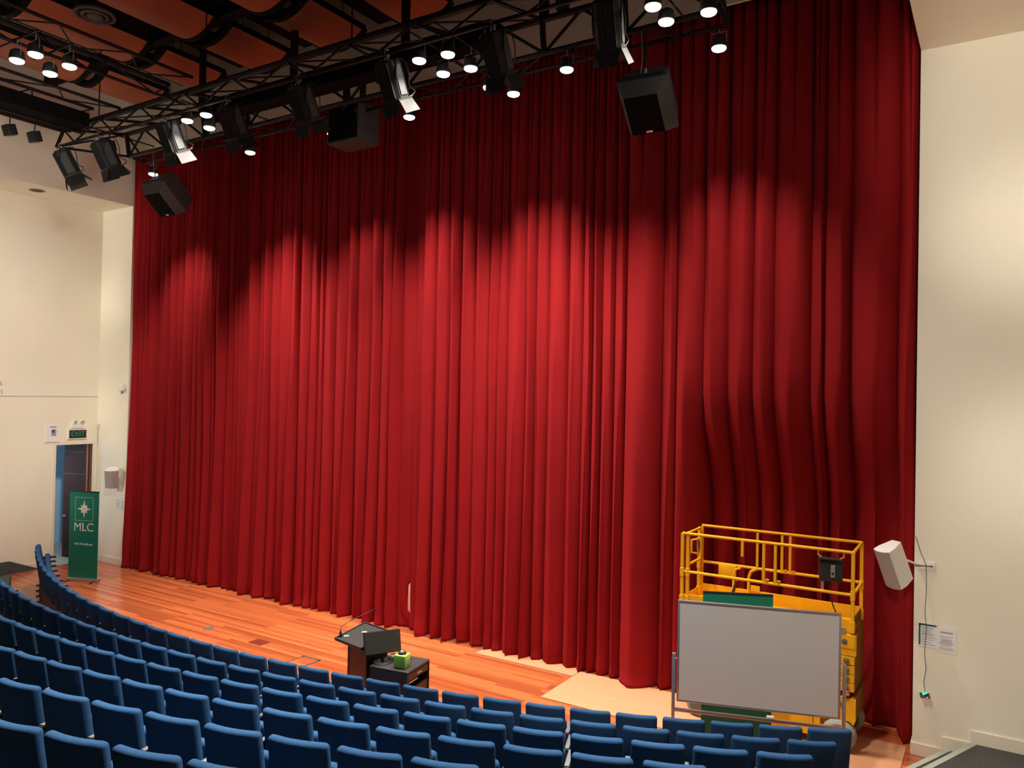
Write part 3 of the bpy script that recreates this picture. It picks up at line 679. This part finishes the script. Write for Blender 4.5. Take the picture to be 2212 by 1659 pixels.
# hanging cable with little blinking board
o = thing('hanging_cable', 'thin dark cable hanging down the right wall past the notices', 'cable')
MB().tube(smooth([(8.66, -.2, 2.72), (8.72, -.205, 2.52), (8.775, -.215, 2.38), (8.785, -.215, 2.1), (8.775, -.215, 1.8), (8.79, -.212, 1.6), (8.775, -.212, 1.3), (8.79, -.21, 1.1), (8.77, -.212, .93), (8.785, -.225, .82)]), .0038, 6).build('cord', 'cord', o)
o = thing('led_board', 'small dark circuit board with green and red lights hanging on the cable', 'electronics', (8.785, -.24, .775))
MB().box((0, 0, 0), (.11, .07, .008), rx=.5, rz=.3).build('board', 'black', o, smooth=False); MB().box((.02, .01, .0), (.05, .004, .05), rz=.6).build('fin', 'black', o, smooth=False)
MB().lathe([(.001, -.014), (.012, -.006), (.014, 0), (.009, .01), (.001, .014)], (-.012, -.018, .022), n=10).build('green_light', 'led_green', o); MB().lathe([(.001, -.012), (.011, 0), (.001, .012)], (.015, -.02, .036), n=10).build('green_light', 'led_green', o)
MB().lathe([(.001, -.012), (.011, 0), (.001, .012)], (.03, -.035, -.01), n=10).build('red_light', 'led_red', o)

# ------------------------------------------------------------------ items over the doorway
RotX = Matrix.Rotation(PI/2, 4, 'X')
def wallmtx(x, y, z): return Matrix.Translation((x, y, z)) @ Matrix.Rotation(PI/2, 4, 'Z') @ RotX      # text facing +x
o = thing('exit_sign', 'black EXIT sign with green letters above the doorway', 'sign', (-RX, -.53, 3.20))
MB().b2((0, -.24, -.13), (.06, .24, .13), .006).build('sign_case', 'white', o, smooth=False); MB().b2((.06, -.21, -.10), (.066, .21, .10)).build('sign_face', 'black', o, smooth=False)
text_mb('EXIT', .17, wallmtx(.069, 0, 0), 'letters', 'exit_green', o)
o = thing('emergency_light', 'white twin-headed emergency light above the EXIT sign', 'light', (-RX, -.53, 3.34))
MB().b2((0, -.17, 0), (.06, .17, .14), .01).build('case', 'white', o)
for y in (-.08, .10):
    MB().lathe([(.03, 0), (.055, .02), (.055, .05), (.045, .05)], (.05, y, .17), (1, 0, -.25)).build('lamp_head', 'white', o); MB().lathe([(.044, 0), (.02, .004)], (.098, y, .158), (1, 0, -.25)).build('lamp_lens', 'grille', o)
MB().lathe([(.008, 0), (.008, .008)], (.06, .13, .03), (1, 0, 0)).build('indicator', 'led_red', o)
o = thing('wall_sign', 'small white sign with dark picture left of the EXIT sign', 'sign', (-RX, -1.12, 3.25))
MB().b2((0, -.16, -.2), (.012, .16, .2), .003).build('plate', 'paper', o, smooth=False); MB().b2((.012, -.02, -.08), (.014, .09, .08)).build('picture', 'ink', o, smooth=False); MB().b2((.014, -.02, .0), (.0155, .05, .06)).build('picture_detail', 'ink_dark', o, smooth=False); MB().b2((0, -.17, -.23), (.03, .17, -.20)).build('ledge', 'skirting', o, smooth=False); MB().b2((.012, -.06, .12), (.014, .09, .15)).build('caption', 'ink', o, smooth=False)
o = thing('wall_lettering', 'grey raised letters on the left wall at the photo\'s edge', 'sign', (-RX, -2.30, 4.33))
text_mb('s', .20, wallmtx(.004, 0, .10), 'letter', 'letter', o); text_mb('n', .20, wallmtx(.004, 0, -.09), 'letter', 'letter', o)

# ------------------------------------------------------------------ roll-up banners
def banner(loc, rz, w, h, label, logo):
    t = thing('rollup_banner', label, 'banner', loc, rz, group='green roll-up banners')
    b = MB().b2((-w/2-.02, -.05, 0), (w/2+.02, .05, .075), .012).build('base_case', 'alu', t)
    for s_ in (-1, 1): MB().tube([(s_*w*.42, -.17, .012), (s_*w*.42, .17, .012)], .012, 6).build('foot', 'black', t)
    MB().b2((-w/2, -.004, .07), (w/2, .0, h)).build('sheet', 'green', t, smooth=False)
    MB().b2((-w/2, -.012, h-.012), (w/2, .012, h+.012), .004).build('top_rail', 'black', t)
    MB().tube([(0, .03, .05), (0, .02, h)], .01, 6).build('support_pole', 'alu', t)
    if logo:
        f = -.006; fw_, x0, z0, z1 = .62*w, 0, h-.66, h-.13
        X0, X1 = -fw_/2, fw_/2; q = .012
        MB().b2((X0, f, z0), (X0+q, -.004, z1)).b2((X1-q, f, z0), (X1, -.004, z1)).b2((X0, f, z0), (X1, -.004, z0+q)).b2((X0, f, z1-q), (X1, -.004, z1)).build('logo_frame', 'banner_pale', t, smooth=False)
        cz = (z0+z1)/2; star = []
        for i in range(16):
            a = i*PI/8; r_ = (.20 if i % 4 == 0 else .125) if i % 2 == 0 else .078
            star.append((r_*.94*math.sin(a), f, cz+r_*math.cos(a)))
        MB().prism(star, (0, .002, 0)).build('star', 'banner_white', t, smooth=False)
        text_mb('+', .07, Matrix.Translation((0, f-.001, cz)) @ RotX, 'star_mark', 'banner_pale', t)
        text_mb('MLC', .265, Matrix.Translation((0, f, z0-.15)) @ RotX, 'letters', 'banner_white', t)
        text_mb('mlc.vic.edu.au', .085, Matrix.Translation((0, f, z0-.52)) @ RotX, 'letters', 'banner_white', t)
    return t
banner((-7.92, -1.42, 0), math.radians(20), .76, 2.02, 'green roll-up banner with white star and MLC lettering by the doorway', True)
banner((6.79, -1.42, 0), math.radians(24), .85, 1.97, 'plain green roll-up banner standing behind the whiteboard', False)

# ------------------------------------------------------------------ mobile whiteboard
t = thing('whiteboard', 'large mobile whiteboard on an aluminium stand in front of the yellow lift', 'whiteboard', (7.13, -1.78, 0), math.radians(18))
w, h, zc = 1.82, 1.19, 1.335
MB().b2((-w/2, -.012, zc-h/2), (w/2, .012, zc+h/2)).build('board', 'white_board', t, smooth=False)
for nm, lo_, hi_ in (('frame', (-w/2-.015, -.018, zc+h/2-.012), (w/2+.015, .018, zc+h/2+.016)), ('frame', (-w/2-.015, -.018, zc-h/2-.016), (w/2+.015, .018, zc-h/2+.012)), ('frame', (-w/2-.016, -.018, zc-h/2), (-w/2+.010, .018, zc+h/2)), ('frame', (w/2-.010, -.018, zc-h/2), (w/2+.016, .018, zc+h/2))):
    MB().b2(lo_, hi_, .004).build(nm, 'alu', t)
for s_ in (-1, 1):
    x = s_*(w/2+.055)
    p = MB().b2((x-.02, -.02, .06), (x+.02, .02, 1.30 if s_ < 0 else 1.36), .004).build('post', 'alu', t)
    MB().tube([(x, 0, zc-.1), (x-s_*.05, 0, zc-.1)], .01, 8).build('pivot', 'steel', p)
    MB().b2((x-.02, -.28, .06), (x+.02, .28, .10), .004).build('foot', 'alu', t)
    for y in (-.25, .25): MB().lathe([(.028, -.012), (.028, .012)], (x, y, .03), (1, 0, 0), 14).build('caster', 'black', t)
MB().b2((-w/2-.05, -.018, .60), (w/2+.05, .018, .64), .004).build('cross_rail', 'alu', t)
MB().b2((-w/2+.1, -.05, .64), (w/2-.1, -.016, .648)).build('pen_tray', 'alu', t)
o = MB().box((0, 0, 0), (.09, .05, .035), bev=.012).build('board_eraser', 'white'); tag(o, 'small white eraser on the whiteboard stand rail', 'eraser')
o.location = (7.29, -1.762, .666); o.rotation_euler = (0, 0, math.radians(18))

# ------------------------------------------------------------------ scissor lift
LX0, LX1, LY0, LY1 = 5.78, 8.0, -.62, .10
t = thing('scissor_lift', 'yellow scissor lift parked against the curtain behind the whiteboard', 'scissor lift', (0, 0, 0))
ZT, ZM, ZD = 2.50, 1.97, 1.50
def rail(pts, nm='guard_rail', r=.02, sq=False): return MB().tube(pts, r, 8, square=sq).build(nm, 'yellow', t)
rail([(LX0, LY0, ZT), (LX1, LY0, ZT)]); rail([(LX0+.04, LY1, ZT+.02), (LX1, LY1, ZT+.02)])
rail([(LX0, LY0, ZM), (LX1, LY0, ZM)]); rail([(LX0+.04, LY1, ZM+.02), (LX1, LY1, ZM+.02)])
rail([(LX1, LY0, ZT), (LX1, LY1, ZT+.02)]); rail([(LX1, LY0, ZM), (LX1, LY1, ZM+.02)])
for x, y, tp in ((LX0, LY0, ZT), (LX1, LY0, ZT), (LX1, LY1, ZT), (LX0+.04, LY1, ZT), (LX0+.075, LY0+.01, ZT+.02), (LX0+.02, LY1-.06, ZT)):
    p = rail([(x, y, ZD), (x, y, tp)], 'rail_post', .021, True)
    MB().b2((x-.03, y-.03, ZD), (x+.03, y+.03, ZD+.14), .004).build('post_sleeve', 'yellow', p, smooth=False)
    MB().b2((x-.027, y-.027, ZM-.07), (x+.027, y+.027, ZM+.05), .004).build('post_sleeve', 'yellow', p, smooth=False)
for x, y in ((6.90, LY0), (7.05, LY0), (6.97, LY1), (7.08, LY1)):
    p = rail([(x, y, ZM), (x, y, ZT)], 'mid_post', .017, True); MB().lathe([(.02, 0), (.024, .03), (.03, .05)], (x+.045, y, ZM), (0, 0, 1), 12).build('lock_pin', 'yellow', p)
rail([(6.63, LY1, ZM), (6.63, LY1, ZT)], 'mid_post', .016, True)
MB().b2((6.60, LY0-.02, ZT-.22), (6.635, LY0-.01, ZT)).build('hanging_tag', 'yellow', t, smooth=False)
# entry gate at the left end
g = MB().tube([(LX0+.05, LY0+.08, ZT), (LX0+.05, LY1-.14, ZT), (LX0+.05, LY1-.09, ZT-.06), (LX0+.05, LY1-.09, ZM+.16), (LX0+.05, LY1-.14, ZM+.08), (LX0+.05, LY0+.14, ZM+.08), (LX0+.05, LY0+.08, ZM+.16)], .018, 8, closed=True).build('gate', 'yellow', t)
MB().tube([(LX0+.03, LY1-.12, ZT-.16), (LX0-.05, LY1-.2, ZT-.18), (LX0-.05, LY1-.2, ZT-.36), (LX0+.03, LY1-.12, ZT-.38)], .015, 8).build('gate_handle', 'yellow', g)
MB().b2((LX0+.0, LY1-.12, ZT-.34), (LX0+.03, LY1-.04, ZT-.16), .004).build('latch', 'steel', g)
for z in (ZT-.12, ZM+.2): MB().lathe([(.018, -.06), (.022, -.03), (.018, 0), (.022, .03), (.018, .06)], (LX0+.075, LY0+.05, z), (0, 0, 1), 10).build('hinge_spring', 'steel', g)
# deck and kick boards
MB().b2((LX0, LY0, ZD-.06), (LX1, LY1, ZD), .006).build('platform', 'yellow', t, smooth=False)
MB().b2((LX0, LY1-.012, ZD), (LX1, LY1+.006, ZD+.17), .004).build('kick_board', 'yellow', t, smooth=False)
MB().b2((LX0, LY0-.006, ZD), (LX1-.0, LY0+.010, ZD+.16), .004).build('kick_board', 'yellow', t, smooth=False)
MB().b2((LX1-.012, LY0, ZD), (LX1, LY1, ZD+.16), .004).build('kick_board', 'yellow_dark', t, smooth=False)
MB().b2((LX0, LY0, ZD), (LX0+.012, LY1, ZD+.12), .004).build('kick_board', 'yellow', t, smooth=False)
rail([(6.30, LY1-.02, ZD+.1), (6.30, LY1-.02, ZM-.10), (6.33, LY1-.02, ZM-.03), (6.40, LY1-.02, ZM)], 'loop_handle', .018); rail([(6.52, LY1-.03, ZD+.1), (6.52, LY1-.03, ZM-.12), (6.55, LY1-.03, ZM-.03), (6.63, LY1-.03, ZM+.02)], 'loop_handle', .022)
MB().b2((6.08, LY1-.03, ZM-.17), (6.34, LY1-.015, ZM+.02), .01).build('document_box', 'yellow', t)
MB().b2((6.55, LY1-.04, ZD+.17), (6.68, LY1-.03, ZD+.25), .004).build('tie_bracket', 'yellow', t, smooth=False)
# near-side outer beam, end plates
MB().b2((LX0, LY0-.014, ZD-.30), (LX1-.06, LY0+.04, ZD-.05), .005).build('platform_beam', 'yellow', t, smooth=False)
MB().b2((7.30, LY0-.02, ZD-.29), (LX1+.05, LY0+.04, ZD-.03), .006).build('end_plate', 'yellow', t, smooth=False)
e = MB().b2((7.30, LY0-.03, 1.30), (LX1+.035, LY0+.04, 1.475), .006).build('end_plate', 'yellow', t, smooth=False)
MB().b2((7.86, LY0-.035, ZD-.02), (7.925, LY0-.02, ZD+.0)).b2((7.865, LY0-.034, 1.49), (7.925, LY0-.02, ZD+.06), .004).build('steel_latch', 'steel', t, smooth=False)
def pivot(x, z, r, par): 
    MB().lathe([(r, 0), (r, .012), (r*.6, .018)], (x, LY0-.03, z), (0, -1, 0), 18).build('pivot_pin', 'hub', par); 
pivot(7.915, 1.39, .034, e)
for i, z in enumerate((1.10, .985, .875, .765)):
    z += .05; a_ = MB().b2((LX0+.1, LY0-.018, z-.052), (LX1+.03, LY0+.05, z+.052), .005).build('scissor_arm', 'yellow', t, smooth=False); pivot(7.94, z, .036, a_)
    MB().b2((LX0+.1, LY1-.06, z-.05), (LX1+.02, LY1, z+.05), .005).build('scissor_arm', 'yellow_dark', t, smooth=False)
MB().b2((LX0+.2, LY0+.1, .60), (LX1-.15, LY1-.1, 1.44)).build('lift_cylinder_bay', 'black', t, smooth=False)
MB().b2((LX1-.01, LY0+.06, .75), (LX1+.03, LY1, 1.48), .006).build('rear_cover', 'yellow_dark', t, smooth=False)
# chassis and wheels
MB().b2((LX0+.05, LY0+.04, .26), (LX1-.05, LY1-.04, .62), .01).build('chassis', 'yellow', t, smooth=False)
c_ = MB().prism([(7.40, LY0-.03, .40), (7.98, LY0-.03, .40), (8.03, LY0-.03, .36), (8.055, LY0-.03, .42), (8.055, LY0-.03, .68), (7.40, LY0-.03, .70)], (0, .06, 0)).build('corner_guard', 'yellow', t, smooth=False); pivot(7.90, .60, .034, c_)
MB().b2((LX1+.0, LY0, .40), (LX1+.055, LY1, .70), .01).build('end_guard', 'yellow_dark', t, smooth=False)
b_ = MB().b2((6.9, LY0-.02, .12), (7.55, LY0+.02, .42), .006).build('pothole_guard', 'yellow', t, smooth=False)
MB().b2((7.56, LY0-.025, .12), (7.64, LY0+.02, .62), .006).build('side_bracket', 'yellow', t, smooth=False)
MB().b2((6.2, LY0-.02, .30), (6.88, LY0+.03, .62), .006).build('side_tray', 'yellow', t, smooth=False)
for x in (6.08, 7.86):
    for y in (LY0-.05, LY1-.09):
        wv = MB().lathe([(.14, -.02), (.17, -.0), (.20, .02), (.205, .05), (.205, .1), (.20, .12), (.17, .14)], (x, y, .206), (0, 1, 0), 28).build('wheel', 'tyre', t)
        MB().lathe([(.15, -.012), (.14, -.026), (.03, -.03), (.0, -.03)], (x, y, .206), (0, 1, 0), 24).build('wheel_hub', 'hub', wv)
o = thing('beacon', '', 'lamp'); bpy.data.objects.remove(o)
bc = MB().lathe([(.036, 0), (.036, .02), (.03, .022), (.03, .055), (.02, .065)], (7.95, LY0-.02, .72), n=16).build('warning_beacon', 'orange', t)
MB().lathe([(.04, 0), (.04, .02)], (7.95, LY0-.02, .70), n=16).build('beacon_base', 'black', bc)
# control box, cables, tools
t2 = thing('control_box', 'black lift control box hooked on the near guard rail', 'control box', (7.735, LY0+.035, 2.25))
MB().box((0, 0, 0), (.27, .10, .30), rx=-.12, bev=.012).build('case', 'black', t2)
MB().box((0, -.06, .14), (.29, .04, .03), bev=.008).build('grip', 'black_soft', t2)
MB().box((.03, -.056, -.01), (.055, .012, .16), bev=.005).build('label_plate', 'alu', t2); MB().lathe([(.016, 0), (.016, .012)], (.03, -.062, -.04), (0, -1, 0), 14).build('key_switch', 'black', t2)
for s_ in (-1, 1): MB().tube([(s_*.15-.0, -.03, .24), (s_*.155, -.03, .18), (s_*.11, -.03, .15)], .011, 6).build('hook', 'yellow', t2)
MB().lathe([(.017, 0), (.02, -.03), (.014, -.08), (.018, -.1)], (-.10, -.01, -.16), n=12).build('connector', 'alu', t2)
MB().tube(smooth([(-.03, -.02, -.16), (.0, .0, -.35), (.03, .02, -.47), (.08, .05, -.58), (.18, .03, -.66)]), .008, 6).build('cable', 'black', t2)
t3 = thing('hand_tools', 'red handled tool and white rag lying on the lift deck behind the green banner', 'tools', (6.36, -.25, ZD))
MB().tube([(0, 0, .0), (.0, .03, .18)], .03, 10).build('red_handle', 'redtool', t3); MB().tube([(.02, .03, .17), (.06, .05, .34)], [.02, .014], 8).build('black_shaft', 'black', t3); MB().pillow(.16, .12, .12, .05, c=(.13, 0, .06)).build('rag', 'paper', t3); MB().lathe([(.018, 0), (.018, .03)], (.065, .052, .34), n=10).build('tip', 'redtool', t3)
MB().tube([(-.06, 0, .02), (-.2, .02, .09), (-.12, -.02, .13), (-.26, .0, .05)], .016, 8).build('coiled_lead', 'black', t3)

# ------------------------------------------------------------------ lectern, rack and what stands on it
t = thing('lectern', 'brown timber lectern with sloping black top on the stage floor', 'lectern', (2.23, -3.12, 0), math.radians(-11))
MB().b2((-.20, -.19, .03), (.20, .15, .92), .006).build('body', 'lectern_wood', t, smooth=False)
MB().b2((-.215, -.20, .0), (.215, .16, .05), .006).build('plinth', 'black', t, smooth=False)
MB().b2((-.22, -.195, .03), (-.185, .155, .94), .004).build('side_panel', 'black', t, smooth=False)
MB().b2((.185, -.195, .03), (.22, .155, .94), .004).build('side_panel', 'black', t, smooth=False)
Rt = Matrix.Translation((-.01, -.09, 1.07)) @ Matrix.Rotation(math.radians(13), 4, 'X')
mb = MB(); mb.M = Rt; mb.b2((-.31, -.265, -.03), (.31, .265, .0), .006); tp = mb.build('desk_top', 'black_soft', t, smooth=False)
for lo_, hi_ in (((-.31, -.265, 0), (.31, -.245, .014)), ((-.31, .245, 0), (.31, .265, .014)), ((-.31, -.265, 0), (-.29, .265, .014)), ((.29, -.265, 0), (.31, .265, .014))):
    mb = MB(); mb.M = Rt; mb.b2(lo_, hi_, .004).build('rim', 'black', tp, smooth=False)
for x, y in ((-.20, -.14), (-.06, .06)):
    mb = MB(); mb.M = Rt; mb.box((x, y, .004), (.07, .03, .006), rz=.5).build('paper_tag', 'paper', tp, smooth=False)
mb = MB(); mb.M = Rt; mb.lathe([(.022, 0), (.02, .03), (.01, .06)], (-.28, -.17, .02), n=12).tube(smooth([(-.28, -.17, .06), (-.275, -.15, .12), (-.22, -.06, .17), (-.12, .06, .22), (.02, .2, .28)]), .0045, 6).build('gooseneck', 'hub', t)
mb = MB(); mb.M = Rt; mb.tube([(.02, .2, .28), (.055, .235, .295)], [.012, .013], 8).build('microphone', 'black', t)
t = thing('equipment_rack', 'low charcoal equipment rack with open drawer side, right of the lectern', 'cabinet', (2.80, -3.14, 0), math.radians(9))
w, d_, h = .58, .58, .80
MB().b2((-w/2, -d_/2, h-.03), (w/2, d_/2, h), .004).build('top', 'rack_black', t, smooth=False)
MB().b2((-w/2, -d_/2, .05), (w/2, -d_/2+.018, h-.03)).build('side_panel', 'rack_black', t, smooth=False); MB().b2((-w/2, d_/2-.018, .05), (w/2, d_/2, h-.03)).build('side_panel', 'rack_black', t, smooth=False)
MB().b2((-w/2, -d_/2, .05), (-w/2+.018, d_/2, h-.03)).build('back_panel', 'rack_black', t, smooth=False); MB().b2((-w/2, -d_/2, .05), (w/2, d_/2, .08)).build('bottom', 'rack_black', t, smooth=False)
for z0, z1, inset in ((h-.13, h-.04, .004), (h-.36, h-.25, .01), (h-.47, h-.38, .004), (.12, .22, .01)):
    dr = MB().b2((w/2-.03-inset, -d_/2+.035, z0), (w/2-inset, d_/2-.035, z1), .004).build('drawer', 'rack_trim', t, smooth=False)
    MB().b2((w/2-inset, -.05, (z0+z1)/2-.006), (w/2-inset+.012, .07, (z0+z1)/2+.006)).build('drawer_pull', 'alu', dr, smooth=False)
MB().b2((w/2-.02, -d_/2+.04, h-.16), (w/2+.0, -.02, h-.145)).build('shelf_lip', 'alu', t, smooth=False)
for x in (-.22, .22):
    for y in (-.22, .22): MB().lathe([(.026, -.014), (.026, .014)], (x, y, .026), (0, 1, 0), 12).build('caster', 'black', t)
HZ = .80
t = thing('monitor', 'flat black monitor on a round base standing on the rack', 'monitor', (2.61, -3.27, HZ), math.radians(58))
MB().lathe([(.12, 0), (.12, .008), (.10, .016), (.03, .02)], n=28).build('base', 'black', t)
MB().tube([(0, .0, .015), (0, .01, .22)], .022, 10).build('stand', 'black', t)
Rm = Matrix.Translation((-.01, -.01, .272)) @ Matrix.Rotation(math.radians(-15), 4, 'X')
mb = MB(); mb.M = Rm; mb.b2((-.25, -.012, -.145), (.25, .03, .145), .006).build('case', 'black', t)
mb = MB(); mb.M = Rm; mb.b2((-.242, -.015, -.137), (.242, -.012, .137)).build('screen', 'screen', t, smooth=False)
o = thing('foam_cube', 'lime green foam cube with a black knob on the rack', 'cube', (2.93, -3.25, HZ), math.radians(14))
MB().box((0, 0, .085), (.17, .17, .17), bev=.018).build('cube_body', 'lime', o); k = MB().lathe([(.055, .168), (.058, .178), (.05, .195), (.03, .202)], n=20).build('knob', 'black', o); MB().box((0, -.01, .203), (.04, .03, .006)).build('sticker', 'white', k, smooth=False); MB().b2((.0855, -.03, .05), (.087, .03, .11)).build('printed_patch', 'banner_pale', o, smooth=False)
o = thing('coiled_leads', 'tangle of dark leads with silver plug behind the foam cube', 'cables', (2.72, -3.06, HZ))
pts = [(.13*math.cos(a*.9)*(1+.25*math.sin(a*2.3)), .10*math.sin(a), .010+.014*abs(math.sin(a*1.7))) for a in [i*.35 for i in range(40)]]
MB().tube(pts, .008, 6).build('lead', 'black', o); MB().box((-.12, -.02, .02), (.07, .035, .03), rz=.5, bev=.006).build('plug', 'alu', o)
MB().tube(smooth([(.1, -.1, .01), (.18, -.16, .09), (.24, -.14, .12), (.22, -.02, .06), (.14, .02, .01)]), .006, 6).build('loop', 'black', o)

# ------------------------------------------------------------------ floor sheets and floor boxes
def ply(x0, x1, y0, y1, z0, label):
    return tag(MB().b2((x0, y0, z0), (x1, y1, z0+.012)).build('plywood_sheet', 'ply', smooth=False), label, 'plywood', 'plywood sheets on the floor')
ply(3.92, 6.32, -1.30, -.03, .001, 'pale plywood sheet on the floor left of the whiteboard')
ply(6.33, 8.57, -1.30, -.03, .001, 'pale plywood sheet under the lift, by the right wall')
ply(2.05, 3.91, -.28, .1, .001, 'narrow pale plywood strip under the curtain hem')
o = thing('floor_box', 'square floor box lid with a dark frame set in the boards', 'floor box', (0, -2.22, 0), 0)
for a, b in (((-.2, -.2), (.2, -.165)), ((-.2, .165), (.2, .2)), ((-.2, -.2), (-.165, .2)), ((.165, -.2), (.2, .2))): MB().b2((a[0], a[1], 0), (b[0], b[1], .004)).build('frame_bar', 'floor_frame', o, smooth=False)
MB().b2((-.163, -.163, 0), (.163, .163, .003)).build('lid', 'floor', o, smooth=False)
tag(MB().b2((-1.50, -2.10, 0), (-1.18, -1.86, .004)).build('floor_patch', 'floor_red', smooth=False), 'dark red square patch in the floor boards', 'floor patch')
tag(MB().lathe([(.10, 0), (.10, .003), (.0, .004)], (-2.72, -1.98, 0), n=24).build('floor_socket', 'hub'), 'small round grey floor socket near the front row', 'floor socket')
